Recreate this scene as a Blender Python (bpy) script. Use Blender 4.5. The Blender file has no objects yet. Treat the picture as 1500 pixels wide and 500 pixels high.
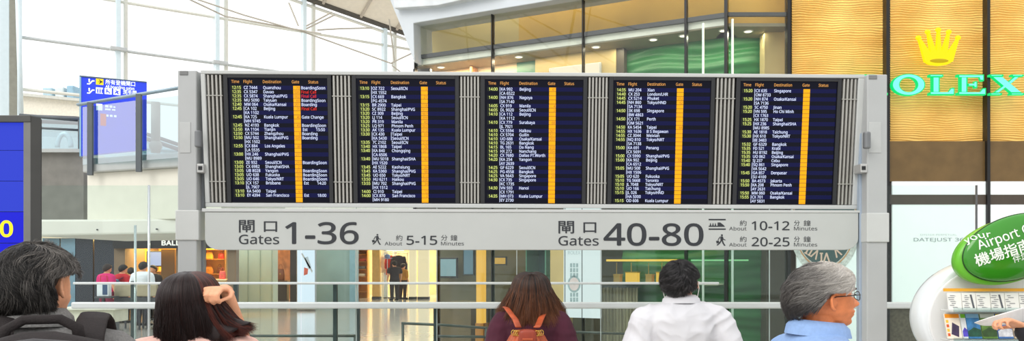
import bpy, bmesh, math, random
from mathutils import Vector, Matrix, noise
R = random.Random(7)
V = Vector
SC = bpy.context.scene
COL = SC.collection
PI = math.pi
F = 1200.0      # focal length in pixels of a 1500 px wide frame
HZ = 385.0      # picture row of the horizon
EYE = 1.65
WIDE = 1.27     # people in this place are a little wide for their height


def P(px, py, d):
    "point at depth d seen at picture position px, py"
    return V(((px - 750) * d / F, d, EYE + (HZ - py) * d / F))


def lin(c):
    return tuple((x / 255 / 12.92) if x / 255 <= .04045 else ((x / 255 + .055) / 1.055) ** 2.4 for x in c)


# ------------------------------------------------------------------ materials
MATS = {}


def mat(name, rgb, rough=.5, metal=0.0, var=.06, vscale=6.0, emis=None, estr=1.0, bump=0.0, bscale=40.0, spec=.5, coat=0.0, rgb2=None, stretch=None, cut=(.35, .65)):
    if name in MATS:
        return MATS[name]
    m = bpy.data.materials.new(name)
    m.use_nodes = True
    nt = m.node_tree
    b = nt.nodes['Principled BSDF']
    c = lin(rgb)
    tc = nt.nodes.new('ShaderNodeTexCoord')
    mp = nt.nodes.new('ShaderNodeMapping')
    nt.links.new(tc.outputs['Object'], mp.inputs[0])
    if stretch:
        mp.inputs['Scale'].default_value = stretch
    nz = nt.nodes.new('ShaderNodeTexNoise')
    nz.inputs['Scale'].default_value = vscale
    nz.inputs['Detail'].default_value = 4
    nt.links.new(mp.outputs[0], nz.inputs['Vector'])
    rp = nt.nodes.new('ShaderNodeValToRGB')
    lo = lin(rgb2) if rgb2 else tuple(x * (1 - var) for x in c)
    hi = c if rgb2 else tuple(min(1, x * (1 + var)) for x in c)
    rp.color_ramp.elements[0].position = cut[0]
    rp.color_ramp.elements[1].position = cut[1]
    rp.color_ramp.elements[0].color = (*lo, 1)
    rp.color_ramp.elements[1].color = (*hi, 1)
    nt.links.new(nz.outputs['Fac'], rp.inputs['Fac'])
    nt.links.new(rp.outputs['Color'], b.inputs['Base Color'])
    b.inputs['Roughness'].default_value = rough
    b.inputs['Metallic'].default_value = metal
    b.inputs['Specular IOR Level'].default_value = spec
    b.inputs['Coat Weight'].default_value = coat
    if emis:
        b.inputs['Emission Color'].default_value = (*lin(emis), 1)
        b.inputs['Emission Strength'].default_value = estr
    if bump:
        n2 = nt.nodes.new('ShaderNodeTexNoise')
        n2.inputs['Scale'].default_value = bscale
        n2.inputs['Detail'].default_value = 5
        nt.links.new(mp.outputs[0], n2.inputs['Vector'])
        bp = nt.nodes.new('ShaderNodeBump')
        bp.inputs['Strength'].default_value = bump
        bp.inputs['Distance'].default_value = .01
        nt.links.new(n2.outputs['Fac'], bp.inputs['Height'])
        nt.links.new(bp.outputs[0], b.inputs['Normal'])
    MATS[name] = m
    return m


def glow(name, rgb, s=1.0):
    "something that gives off light: a lamp, a screen, a backlit panel"
    if name in MATS:
        return MATS[name]
    return mat(name, tuple(x * .3 for x in rgb), rough=.5, var=.02, emis=rgb, estr=s, spec=.2)


def glass(name, tint=(235, 245, 242), refl=.06, rough=.0):
    if name in MATS:
        return MATS[name]
    m = bpy.data.materials.new(name)
    m.use_nodes = True
    nt = m.node_tree
    nt.nodes.clear()
    o = nt.nodes.new('ShaderNodeOutputMaterial')
    mx = nt.nodes.new('ShaderNodeMixShader')
    tr = nt.nodes.new('ShaderNodeBsdfTransparent')
    gl = nt.nodes.new('ShaderNodeBsdfGlossy')
    tr.inputs['Color'].default_value = (*lin(tint), 1)
    gl.inputs['Roughness'].default_value = rough
    lw = nt.nodes.new('ShaderNodeFresnel')
    lw.inputs['IOR'].default_value = 1.3
    ad = nt.nodes.new('ShaderNodeMath')
    ad.operation = 'MULTIPLY_ADD'
    ad.inputs[1].default_value = .8
    ad.inputs[2].default_value = refl
    ad.use_clamp = True
    nt.links.new(lw.outputs[0], ad.inputs[0])
    ge = nt.nodes.new('ShaderNodeNewGeometry')
    fr = nt.nodes.new('ShaderNodeMath')
    fr.operation = 'SUBTRACT'
    fr.inputs[0].default_value = 1.0
    nt.links.new(ge.outputs['Backfacing'], fr.inputs[1])
    mu = nt.nodes.new('ShaderNodeMath')
    mu.operation = 'MULTIPLY'
    nt.links.new(ad.outputs[0], mu.inputs[0])
    nt.links.new(fr.outputs[0], mu.inputs[1])
    nt.links.new(mu.outputs[0], mx.inputs[0])
    nt.links.new(tr.outputs[0], mx.inputs[1])
    nt.links.new(gl.outputs[0], mx.inputs[2])
    nt.links.new(mx.outputs[0], o.inputs[0])
    MATS[name] = m
    return m


# ------------------------------------------------------------------ mesh builder
def wm(o):
    m = o.matrix_basis.copy()
    while o.parent:
        o = o.parent
        m = o.matrix_basis @ m
    return m


class MB:
    def __init__(s):
        s.v, s.f, s.m = [], [], []

    def add(s, vs, fs, mi=0):
        n = len(s.v)
        s.v += [V(p) for p in vs]
        s.f += [tuple(i + n for i in f) for f in fs]
        s.m += [mi] * len(fs)
        return s

    def obox(s, o, a, b, c, mi=0):
        o, a, b, c = V(o), V(a), V(b), V(c)
        vs = [o, o + a, o + a + b, o + b, o + c, o + a + c, o + a + b + c, o + b + c]
        return s.add(vs, [(0, 3, 2, 1), (4, 5, 6, 7), (0, 1, 5, 4), (1, 2, 6, 5), (2, 3, 7, 6), (3, 0, 4, 7)], mi)

    def box(s, x0, x1, y0, y1, z0, z1, mi=0):
        return s.obox((x0, y0, z0), (x1 - x0, 0, 0), (0, y1 - y0, 0), (0, 0, z1 - z0), mi)

    def cbox(s, c, sx, sy, sz, mi=0):
        return s.box(c[0] - sx / 2, c[0] + sx / 2, c[1] - sy / 2, c[1] + sy / 2, c[2] - sz / 2, c[2] + sz / 2, mi)

    def poly(s, pts, mi=0):
        return s.add(pts, [tuple(range(len(pts)))], mi)

    def prism(s, pts, d, mi=0):
        n = len(pts)
        d = V(d)
        vs = [V(p) for p in pts] + [V(p) + d for p in pts]
        fs = [tuple(range(n))[::-1], tuple(range(n, 2 * n))] + [(i, (i + 1) % n, n + (i + 1) % n, n + i) for i in range(n)]
        return s.add(vs, fs, mi)

    def loft(s, rings, c0=True, c1=True, mi=0, closed=True):
        n = len(rings[0])
        vs = [p for r in rings for p in r]
        fs = []
        for k in range(len(rings) - 1):
            for i in range(n if closed else n - 1):
                j = (i + 1) % n
                fs.append((k * n + i, k * n + j, (k + 1) * n + j, (k + 1) * n + i))
        if c0:
            fs.append(tuple(range(n))[::-1])
        if c1:
            fs.append(tuple(range((len(rings) - 1) * n, len(rings) * n)))
        return s.add(vs, fs, mi)

    def tube(s, pts, r, seg=8, mi=0, flat=1.0, up=(0, 0, 1), round_ends=False):
        pts = [V(p) for p in pts]
        n = len(pts)
        rs = list(r) if hasattr(r, '__len__') else [r] * n
        if round_ends:
            d0 = (pts[0] - pts[1]).normalized()
            d1 = (pts[-1] - pts[-2]).normalized()
            r0, r1 = rs[0], rs[-1]
            pts = [pts[0] + d0 * r0 * .95, pts[0] + d0 * r0 * .7] + pts + [pts[-1] + d1 * r1 * .7, pts[-1] + d1 * r1 * .95]
            rs = [r0 * .3, r0 * .72] + rs + [r1 * .72, r1 * .3]
            n += 4
        rings = []
        u = None
        for i in range(n):
            t = (pts[min(i + 1, n - 1)] - pts[max(i - 1, 0)]).normalized()
            if u is None:
                a = V(up)
                if abs(a.dot(t)) > .95:
                    a = V((0, 1, 0)) if abs(t.y) < .9 else V((1, 0, 0))
                u = (a - t * a.dot(t)).normalized()
            else:
                u = (u - t * u.dot(t)).normalized()
            w = t.cross(u)
            rings.append([pts[i] + (u * math.cos(2 * PI * k / seg) * flat + w * math.sin(2 * PI * k / seg)) * rs[i] for k in range(seg)])
        return s.loft(rings, mi=mi)

    def cyl(s, c, axis, r, h, seg=24, mi=0):
        c, axis = V(c), V(axis).normalized()
        return s.tube([c, c + axis * h], r, seg, mi)

    def ell(s, c, rad, seg=20, rings=12, mi=0, M=None):
        c = V(c)
        rr = []
        for k in range(1, rings):
            th = PI * k / rings
            rr.append([V((rad[0] * math.sin(th) * math.cos(2 * PI * i / seg), rad[1] * math.sin(th) * math.sin(2 * PI * i / seg), -rad[2] * math.cos(th))) for i in range(seg)])
        rr = [[c + (M @ p if M else p) for p in r] for r in rr]
        top = c + (M @ V((0, 0, rad[2])) if M else V((0, 0, rad[2])))
        bot = c + (M @ V((0, 0, -rad[2])) if M else V((0, 0, -rad[2])))
        n = len(s.v)
        s.loft(rr, False, False, mi)
        k = len(rr)
        s.v += [bot, top]
        nb = len(s.v) - 2
        for i in range(seg):
            j = (i + 1) % seg
            s.f.append((n + j, n + i, nb))
            s.f.append((n + (k - 1) * seg + i, n + (k - 1) * seg + j, nb + 1))
            s.m += [mi, mi]
        return s

    def xf(s, M):
        s.v = [M @ p for p in s.v]
        return s

    def mesh(s, name='m'):
        me = bpy.data.meshes.new(name)
        me.from_pydata([tuple(p) for p in s.v], [], s.f)
        me.polygons.foreach_set('material_index', s.m)
        bm = bmesh.new()
        bm.from_mesh(me)
        bmesh.ops.recalc_face_normals(bm, faces=bm.faces)
        bm.to_mesh(me)
        bm.free()
        return me

    def build(s, name, m, parent=None, smooth=False, bevel=0.0, seg=2, origin=None, local=False):
        o = bpy.data.objects.new(name, None) if False else None
        off = None
        if origin is not None:
            off = V(origin)
            s.v = [p - off for p in s.v]
        elif parent is not None and not local:
            inv = wm(parent).inverted()
            s.v = [inv @ p for p in s.v]
        me = s.mesh(name)
        for k in (m if isinstance(m, (list, tuple)) else [m]):
            me.materials.append(k)
        o = bpy.data.objects.new(name, me)
        COL.objects.link(o)
        if off is not None:
            o.location = off
        if parent is not None:
            o.parent = parent
        if smooth:
            me.polygons.foreach_set('use_smooth', [True] * len(me.polygons))
        if bevel:
            b = o.modifiers.new('Bevel', 'BEVEL')
            b.width = bevel
            b.segments = seg
            b.limit_method = 'ANGLE'
            b.angle_limit = math.radians(40)
        return o


def tag(o, label, cat, group=None):
    o['label'] = label
    o['category'] = cat
    if group:
        o['group'] = group
    return o


def thing(name, label, cat, loc=(0, 0, 0), rz=0.0, group=None):
    o = bpy.data.objects.new(name, None)
    COL.objects.link(o)
    o.location = loc
    o.rotation_euler = (0, 0, rz)
    o.empty_display_size = .1
    return tag(o, label, cat, group)


def struct(o, label=None):
    o['kind'] = 'structure'
    if label:
        o['label'] = label
    return o


def sroot(name, label, loc=(0, 0, 0)):
    o = bpy.data.objects.new(name, None)
    COL.objects.link(o)
    o.location = loc
    return struct(o, label)


def dup(root, loc, rz=None, label=None, group=None, cat=None):
    r = root.copy()
    COL.objects.link(r)
    r.location = loc
    if rz is not None:
        r.rotation_euler = (0, 0, rz)
    if label:
        r['label'] = label
    if group:
        r['group'] = group
    for ch in list(root.children):
        c = ch.copy()
        COL.objects.link(c)
        c.parent = r
        for g in list(ch.children):
            d = g.copy()
            COL.objects.link(d)
            d.parent = c
    return r


def lamp(name, kind, loc, energy, rgb=(255, 255, 255), size=.3, rot=None, sy=None):
    l = bpy.data.lights.new(name, kind)
    l.energy = energy
    l.color = lin(rgb)
    if kind == 'AREA':
        l.size = size
        if sy:
            l.shape = 'RECTANGLE'
            l.size_y = sy
    elif kind == 'POINT':
        l.shadow_soft_size = size
    elif kind == 'SUN':
        l.angle = size
    o = bpy.data.objects.new(name, l)
    COL.objects.link(o)
    o.location = loc
    if rot:
        o.rotation_euler = rot
    return o


# ------------------------------------------------------------------ lettering
GL = {}


def _font_mesh(s):
    c = bpy.data.curves.new('glyph', 'FONT')
    c.body = s
    c.resolution_u = 3
    o = bpy.data.objects.new('glyph', c)
    COL.objects.link(o)
    me = bpy.data.meshes.new_from_object(o.evaluated_get(bpy.context.evaluated_depsgraph_get()))
    vs = [v.co.copy() for v in me.vertices]
    fs = [tuple(p.vertices) for p in me.polygons]
    bpy.data.objects.remove(o)
    bpy.data.curves.remove(c)
    bpy.data.meshes.remove(me)
    return vs, fs


def glyph(ch):
    if ch not in GL:
        if ch == ' ':
            GL[ch] = ([], [], .28)
        else:
            bar = max(v.x for v in _font_mesh('|')[0])
            c = ch
            if ch.isascii() and ch.isalnum():      # the plain grotesque letterforms
                c = chr(0x1D7E2 + int(ch)) if ch.isdigit() else chr(0x1D5A0 + ord(ch) - 65) if ch.isupper() else chr(0x1D5BA + ord(ch) - 97)
            vs, fs = _font_mesh(c)
            adv = max(v.x for v in _font_mesh(c + '|')[0]) - bar
            GL[ch] = (vs, fs, adv)
    return GL[ch]


def layout(s, bold=0.0, track=0.0):
    vs, fs, x = [], [], 0
    copies = [(0, 0)] if not bold else [(-bold, 0), (bold, 0), (0, bold), (0, -bold)]
    for ch in s:
        gv, gf, adv = glyph(ch)
        for q, (dx, dy) in enumerate(copies):
            n = len(vs)
            vs += [V((p.x + x + dx, p.y + dy, q * .0004)) for p in gv]
            fs += [tuple(i + n for i in f) for f in gf]
        x += adv + track
    return vs, fs, x


def text(mb, s, O, ex, ey, size, sx=1.0, bold=0.0, track=0.0, mi=0, align='L'):
    "baseline starts at O; ex, ey unit vectors in the plane"
    vs, fs, w = layout(s, bold, track)
    n = V(ex).cross(V(ey))
    sh = 0 if align == 'L' else (-w / 2 if align == 'C' else -w)
    return mb.add([V(O) + ex * ((p.x + sh) * size * sx) + ey * (p.y * size) + n * p.z for p in vs], fs, mi)


def textfit(mb, s, A, ex, ey, w, h, bold=0.0, track=0.0, mi=0):
    "ink fills the rectangle with lower left corner A"
    vs, fs, _ = layout(s, bold, track)
    x0, x1 = min(p.x for p in vs), max(p.x for p in vs)
    y0, y1 = min(p.y for p in vs), max(p.y for p in vs)
    n = V(ex).cross(V(ey))
    return mb.add([V(A) + ex * ((p.x - x0) / (x1 - x0) * w) + ey * ((p.y - y0) / (y1 - y0) * h) + n * p.z for p in vs], fs, mi)


# shared materials
alu = mat('brushed_aluminium', (188, 188, 186), .38, .25, var=.03, bump=.05, bscale=120)
alu_light = mat('light_painted_metal', (196, 198, 196), .45, 0, var=.02)
grey_dark = mat('dark_grey_metal', (78, 80, 84), .45, .2)
black = mat('black_plastic', (24, 25, 27), .4)
white = mat('white_paint', (236, 236, 232), .5, var=.02)
chrome = mat('polished_steel', (200, 205, 208), .2, .8, var=.02)
clear = glass('clear_glass', (244, 250, 248), .012)
skin = mat('skin', (236, 170, 132), .5, var=.08, vscale=25, spec=.35, bump=.08, bscale=200)
# ------------------------------------------------------------------ camera, sky
cam = bpy.data.objects.new('camera', bpy.data.cameras.new('camera'))
COL.objects.link(cam)
cam.location = (0, 0, EYE)
cam.rotation_euler = (PI / 2, 0, 0)
cam.data.sensor_width = 36
cam.data.lens = F / 1500 * 36
cam.data.shift_y = (HZ - 250) / 1500
cam.data.clip_end = 300
SC.camera = cam
SC.view_settings.view_transform = 'Standard'
SC.view_settings.look = 'None'
SC.view_settings.gamma = 1
SC.view_settings.exposure = 0.16
SC.view_settings.use_curve_mapping = False

w = bpy.data.worlds.new('bright_hazy_sky')
SC.world = w
w.use_nodes = True
nt = w.node_tree
bg = nt.nodes['Background']
tc = nt.nodes.new('ShaderNodeTexCoord')
dp = nt.nodes.new('ShaderNodeVectorMath')
dp.operation = 'DOT_PRODUCT'
dp.inputs[1].default_value = V((-.55, .55, .63)).normalized()
nt.links.new(tc.outputs['Generated'], dp.inputs[0])
mr = nt.nodes.new('ShaderNodeMapRange')
mr.inputs['From Min'].default_value = -.6
mr.inputs['From Max'].default_value = .6
mr.inputs['To Min'].default_value = .92
mr.inputs['To Max'].default_value = 1.25
nt.links.new(dp.outputs['Value'], mr.inputs['Value'])
nt.links.new(mr.outputs[0], bg.inputs['Strength'])
bg.inputs['Color'].default_value = (.985, .995, 1, 1)

# ------------------------------------------------------------------ floor
flm = mat('polished_floor', (190, 186, 178), .12, 0, var=.05, vscale=2, spec=.6)
MB().box(-45, 45, -8, 70, -.2, 0).build('floor', flm, None)
struct(bpy.data.objects['floor'], 'polished pale stone concourse floor')

# ------------------------------------------------------------------ curtain wall of glass
WA, WD = V((-18, 30, 0)), V((.824, .566, 0))
WN = V((.566, -.824, 0))


def wall_t(px):
    r = (px - 750) / F
    return (WA.x - r * WA.y) / (r * WD.y - WD.x)


def WP(px, py, inn=0.0):
    "point of the glass wall seen at px, py"
    t = wall_t(px)
    q = WA + WD * t
    return V((q.x, q.y, EYE + (HZ - py) * q.y / F)) + WN * inn


cw = sroot('window_1', 'tall glass curtain wall with white steel posts', (-18, 30, 0))
pale = mat('pale_blue_white_steel', (222, 238, 244), .35, var=.02)
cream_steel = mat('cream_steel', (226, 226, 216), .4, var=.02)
olive_steel = mat('olive_grey_steel', (150, 150, 138), .5)  # darker olive grey for one post
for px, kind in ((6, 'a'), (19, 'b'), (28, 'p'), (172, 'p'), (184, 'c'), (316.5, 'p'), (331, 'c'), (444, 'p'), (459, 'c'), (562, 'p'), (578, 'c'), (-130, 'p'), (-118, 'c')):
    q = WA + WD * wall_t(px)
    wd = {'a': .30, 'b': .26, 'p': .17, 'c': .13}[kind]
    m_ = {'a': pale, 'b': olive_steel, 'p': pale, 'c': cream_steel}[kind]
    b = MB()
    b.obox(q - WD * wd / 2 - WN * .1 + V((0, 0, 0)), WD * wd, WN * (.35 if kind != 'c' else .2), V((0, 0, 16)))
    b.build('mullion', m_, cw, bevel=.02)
# leaning steel strut near the first posts
MB().tube([P(26, -5, 27), P(31, 170, 27)], .075, 12).build('strut', pale, cw, smooth=True)
for z in (11.8, 9.9, 8.0, 6.1, 4.2):
    a, c = WA + WD * (-9) + WN * .05, WA + WD * 24 + WN * .05
    b = MB()
    b.tube([a + V((0, 0, z)), c + V((0, 0, z))], .06, 10)
    b.build('transom', cream_steel if z != 9.9 else mat('transom_grey', (196, 200, 200), .4), cw, smooth=True)
for px in (174, 322, 450, 568):
    q = WA + WD * wall_t(px)
    for z in (9.9, 8.0):
        MB().obox(q + V((-.25, -.25, z - .07)), WD * .6, WN * .3, V((0, 0, .14))).build('bracket', mat('transom_grey', (196, 200, 200)), cw, bevel=.02)

# roof edge beam and vaulted ceiling at the top
rf = sroot('ceiling', 'cream vaulted roof edge with dark gutter beam', (-9, 36, 13))


def roofpt(t, n, z):
    q = WA + WD * t + WN * n
    return V((q.x, q.y, z))


def ridge(t):
    return 13.25 - (t - 10.8) * .16


creamroof = mat('cream_roof_panel', (240, 232, 216), .6, var=.03)
b = MB()
b.loft([[roofpt(t, .3, ridge(t) + .05), roofpt(t, 8, ridge(t) + 3.6), roofpt(t, 8, ridge(t) + 4.0), roofpt(t, .3, ridge(t) + .5)] for t in (9.3, 14, 19, 24)])
b.build('roof_panel', creamroof, rf)
for k, (n, z, r_, mm) in enumerate(((.2, 0, .13, mat('gutter_dark', (84, 80, 74), .5)), (.5, .30, .09, mat('gutter_dark', (84, 80, 74))), (.1, -.25, .07, cream_steel), (1.3, .75, .07, cream_steel))):
    MB().tube([roofpt(-9, n, ridge(-9) + z), roofpt(24, n, ridge(24) + z)], r_, 8).build('edge_beam', mm, rf)
for t in (11.5, 13.3, 15.1, 16.9, 18.7):
    MB().tube([roofpt(t, .3, ridge(t)), roofpt(t, 7.5, ridge(t) + 3.35)], .07, 8).build('rib', mat('rib_grey', (196, 186, 172), .5), rf)
ca = (((274, -6, 31), (357, 22, 32), (445, 47, 33), (576, 94, 35)), ((275, -2, 31), (330, 24, 32), (450, 46, 33), (470, 49, 33)), ((423, 4, 33), (437, 38, 33)), ((449, 38, 33), (486, 18, 34)), ((449, 42, 33), (490, 22, 34)), ((465, 44, 33), (500, 42, 34), (545, 41, 35)), ((570, 28, 35), (578, 92, 36)), ((574, 92, 35), (610, 75, 36)), ((574, 96, 35), (606, 120, 36)))
for c_ in ca:
    MB().tube([P(*q) for q in c_], .032, 6).build('tension_rod', mat('rod_beige', (188, 182, 170), .5), rf)

# ------------------------------------------------------------------ outside: low terminal block beyond the glass
tb = thing('terminal_building', 'low cream terminal wing outside the glass wall', 'building', P(60, 417, 62))
lo = mat('cream_render', (232, 226, 210), .7)
b = MB()
b.prism([P(-160, 128, 62), P(30, 138, 62), P(125, 147, 62), P(125, 417, 62), P(-160, 417, 62)], (0, 4, 0))
b.build('wall', lo, tb)
MB().prism([P(-160, 126, 61.5), P(30, 136, 61.5), P(125, 145, 61.5), P(125, 149, 61.5), P(30, 140, 61.5), P(-160, 130, 61.5)], (0, 5, 0)).build('parapet', mat('parapet_grey', (205, 205, 196), .7), tb)
for x0, x1, y0, mm in ((62, 76, 128, (176, 204, 216)), (80, 93, 127, (214, 226, 228)), (97, 108, 125, (150, 186, 206))):
    q0, q1 = P(x0, y0, 63.4), P(x1, 150, 63.4)
    MB().box(q0.x, q1.x, 63.4, 65.4, q1.z, q0.z).build('roof_unit', mat('roof_unit_%d' % mm[0], mm, .6), tb, bevel=.1)
# ------------------------------------------------------------------ the departures board
YAW, TILT, ROLL = math.radians(1.1), math.radians(6.3), math.radians(-.13)
bx = V((math.cos(YAW), math.sin(YAW), 0))
byv = V((0, 0, 1))
bnv = bx.cross(byv)          # points to the viewer
bx = (bx * math.cos(ROLL) + byv * math.sin(ROLL)).normalized()
by = (byv * math.cos(TILT) + bnv * math.sin(TILT)).normalized()
by = (by - bx * by.dot(bx)).normalized()
bn = bx.cross(by)
BO = P(779, 205, 6.0)
CO = V((0, 0, EYE))


def on_plane(px, py, O, n):
    d = P(px, py, 1.0) - CO
    return CO + d * ((O - CO).dot(n) / d.dot(n))


def buv(px, py):
    q = on_plane(px, py, BO, bn) - BO
    return q.dot(bx), q.dot(by)


def B(u, v, w=0.0):
    return BO + bx * u + by * v + bn * w


U = .005  # one picture pixel at the board


def brect(mb, u0, u1, v0, v1, w0, w1, mi=0):
    return mb.obox(B(u0, v0, w0), bx * (u1 - u0), by * (v1 - v0), bn * (w1 - w0), mi)


board = thing('departures_board', 'wide grey flight departures board with five black screens over a gate sign', 'departures board', (BO.x, BO.y + .05, 0))

(fl, ft), (fr, fb) = buv(298.5, 205)[0:1] + buv(779, 106.5)[1:2], buv(1260.5, 205)[0:1] + buv(779, 305)[1:2]
cabinet = mat('cabinet_grey', (122, 122, 120), .6)
# cabinet body and rim
brect(MB(), fl + .02, fr - .02, fb + .02, ft - .02, -.22, -.03).build('cabinet', cabinet, board, bevel=.01)
rim = MB()
brect(rim, fl, fr, ft - .026, ft, -.22, .02)
rim.build('top_rim', alu_light, board, bevel=.005)
brect(MB(), fl, fr, fb, fb + .03, -.22, .02).build('bottom_rim', alu_light, board, bevel=.005)
brect(MB(), fl, fl + .032, fb + .03, ft - .026, -.22, .02).build('side_rim', alu_light, board, bevel=.005)
brect(MB(), fr - .045, fr, fb + .03, ft - .026, -.22, .02).build('side_rim', alu_light, board, bevel=.005)

DATA = [
"""12:15|CZ 7444|Quanzhou|70|BoardingSoon
12:35|CX 5347|Davao|506|*Final Call
12:35|CX 5874|Shanghai/PVG|502|*Final Call
12:35|MU 5090|Taiyuan|60|BoardingSoon
12:40|MM 064|Osaka/Kansai|201|Boarding
12:45|[CA 102|Beijing|70|*Final Call
|[KA 1102|||
12:45|[KA 725|Kuala Lumpur|40|Gate Change
|[MH 9745|||
12:45|NZ 4193|Bangkok|43|BoardingSoon
12:50|KA 1104|Tianjin||Est>15:50
12:50|CX 5744|Zhengzhou|9|Boarding
12:50|[MU 502|Shanghai/PVG|509|Boarding
|[HX 1502|||
12:55|[CX 884|Los Angeles|60|
|[LA 5535|||
13:00|[HX 246|Shanghai/PVG|211|
|[MU 8989|||
13:00|ZE 932|Seoul/ICN|210|BoardingSoon
13:05|CX 6982|Shanghai/SHA|23|
13:05|UB 8028|Yangon|202|BoardingSoon
13:05|UO 638|Fukuoka|203|BoardingSoon
13:05|UO 646|Tokyo/NRT|207|BoardingSoon
13:10|[CX 157|Brisbane||Est>14:20
|[JL 7907|||
13:10|KA 5400|Taipei|61|
13:10|EY 4394|San Francisco||Est>18:00
||||""",
"""13:10|[OZ 722|Seoul/ICN|2|
|[HX 1552|||
13:15|[CX 669|Bangkok|21|
|[PG 4574|||
13:15|BR 2900|Taipei|118|
13:20|SC 8922|Shanghai/PVG|511|
13:20|CZ 309|Beijing|507|
13:20|LJ 114|Seoul/ICN|209|
13:20|PR 319|Manila|40|
13:25|LQ 971|Phnom Penh|503|
13:30|AK 135|Kuala Lumpur|213|
13:30|[CX 430|[Taipei|69|
|[KA 5430|[Seoul/ICN||
13:35|7C 2102|Seoul/ICN|210|
13:40|HX 1868|Taipei|26|
13:40|[KA 840|Chongqing|507|
|[CA 6506|||
13:40|[MU 5018|Shanghai/SHA|43|
|[HX 1520|||
13:45|AE 5222|Kaohsiung|29|
13:45|KA 5360|Shanghai/PVG|68|
13:45|UO 650|Tokyo/NRT|213|
13:50|HU 6211|Haikou|208|
13:55|[MU 702|Shanghai/PVG|34|
|[HX 1512|||
14:00|CI 910|Taipei|12|
14:00|[CX 870|San Francisco|2|
|[MH 9180|||""",
"""14:00|[KA 992|Beijing|47|
|[CA 6522|||
14:00|[NH 876|Nagoya||
|[SA 7140|||
14:05|CX 919|Manila|4|
14:05|DL 9020|Seoul/ICN|3|
14:10|[CA 112|Beijing||
|[KA 1112|||
14:10|[CX 779|Surabaya|68|
|[JL 7921|||
14:10|CX 5594|Haikou|501|
14:10|CX 5704|Guilin|511|
14:10|UO 688|Osaka/Kansai|203|
14:10|TG 2631|Bangkok||
14:15|BL 165|Da Nang|218|
14:15|HX 272|Nanchang|204|
14:20|CX 7680|Dallas FT.Worth|1|
14:20|[KA 254|Yangon|510|
|[AY 2639|||
14:25|GF 6229|Seoul/ICN||
14:25|PG 4558|Bangkok|11|
14:25|VA 5643|Singapore|29|
14:30|[CX 735|Singapore||
|[KC 1735|||
14:30|[VN 593|Hanoi||
|[CX 1791|||
14:35|[MH 073|Kuala Lumpur||
|[EY 2730|||""",
"""14:35|MU 204|Xian||
14:40|CX 253|London/LHR||
14:45|CX 5214|Phuket|212|
14:45|[NH 860|Tokyo/HND|62|
|[SA 7134|||
14:50|[3K 698|Singapore||
|[BW 4863|||
14:50|[CX 171|Perth||
|[OM 5621|||
14:50|KA 5454|Taipei|44|
14:55|HX 1636|B S Begawan||
14:55|CZ 3044|Meixian||
14:55|[NQ 810|Tokyo/NRT||
|[SA 7138|||
15:00|[KA 691|Penang||
|[CX 5691|||
15:00|CX 5990|Shanghai/PVG||
15:00|[KA 902|Beijing|50|
|[CA 6512|||
15:05|[MU 508|Shanghai/PVG||
|[HX 1506|||
15:05|UO 620|Fukuoka||
15:10|TG 5668|Toronto||
15:10|JL 7048|Tokyo/NRT||
15:10|UO 166|Taichung||
15:15|[JL 026|Tokyo/HND||
|[HA 5000|||
15:15|OD 606|Kuala Lumpur||""",
"""15:20|[CX 635|Singapore||
|[OM 8733|||
15:20|[NH 874|Osaka/Kansai||
|[SA 7136|||
15:20|SC 4750|Jinan||
15:20|[VN 595|Ho Chi Minh||
|[CX 1763|||
15:25|HX 1870|Taipei||
15:25|[HX 236|Shanghai/SHA||
|[MU 8985|||
15:30|AE 1818|Taichung||
15:30|[HX 610|Tokyo/NRT||
|[BI 3483|||
15:32|GF 6329|Bangkok||
15:35|FD 521|Krabi||
15:35|HU 8192|Beijing||
15:35|UO 862|Osaka/Kansai||
15:40|SJ 237|Cebu||
15:40|[SQ 861|Singapore||
|[VA 5642|||
15:45|[GA 857|Denpasar||
|[SU 4100|||
15:50|BA 4573|Jakarta||
15:50|[KA 208|Phnom Penh||
|[AY 2631|||
15:50|MM 060|Osaka/Kansai||
15:55|[CX 701|Bangkok||
|[AY 5831|||"""]

bezel_m = mat('screen_bezel', (38, 39, 42), .5)
scr_m = mat('screen_black', (4, 4, 12), .25, emis=(4, 5, 19), estr=1, var=.02, spec=.15)
band_m = mat('screen_navy', (5, 6, 26), .25, emis=(8, 11, 58), estr=1, var=.02, spec=.15)
tg_m = mat('screen_olive', (10, 14, 5), .25, emis=(15, 21, 9), estr=1, var=.02, spec=.3)
c_white, c_time = glow('screen_white', (214, 224, 255), 1.0), glow('screen_lime', (226, 240, 130), .95)
c_head, c_gate = glow('screen_orange', (226, 160, 84), .9), glow('screen_amber', (255, 176, 12), .95)
c_red, c_ink = glow('screen_red', (230, 46, 40), .9), mat('screen_ink', (120, 70, 10), .4, emis=(116, 64, 0), estr=.8)
SZ, SXT = .0292, .90
gates_u = [buv(x, 212)[0] for x in (436.5, 622.2, 808.6, 994.4, 1178.3)]
v_row0 = buv(779, 131.0)[1]
pitch = (v_row0 - buv(779, 293.6)[1]) / 27
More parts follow.
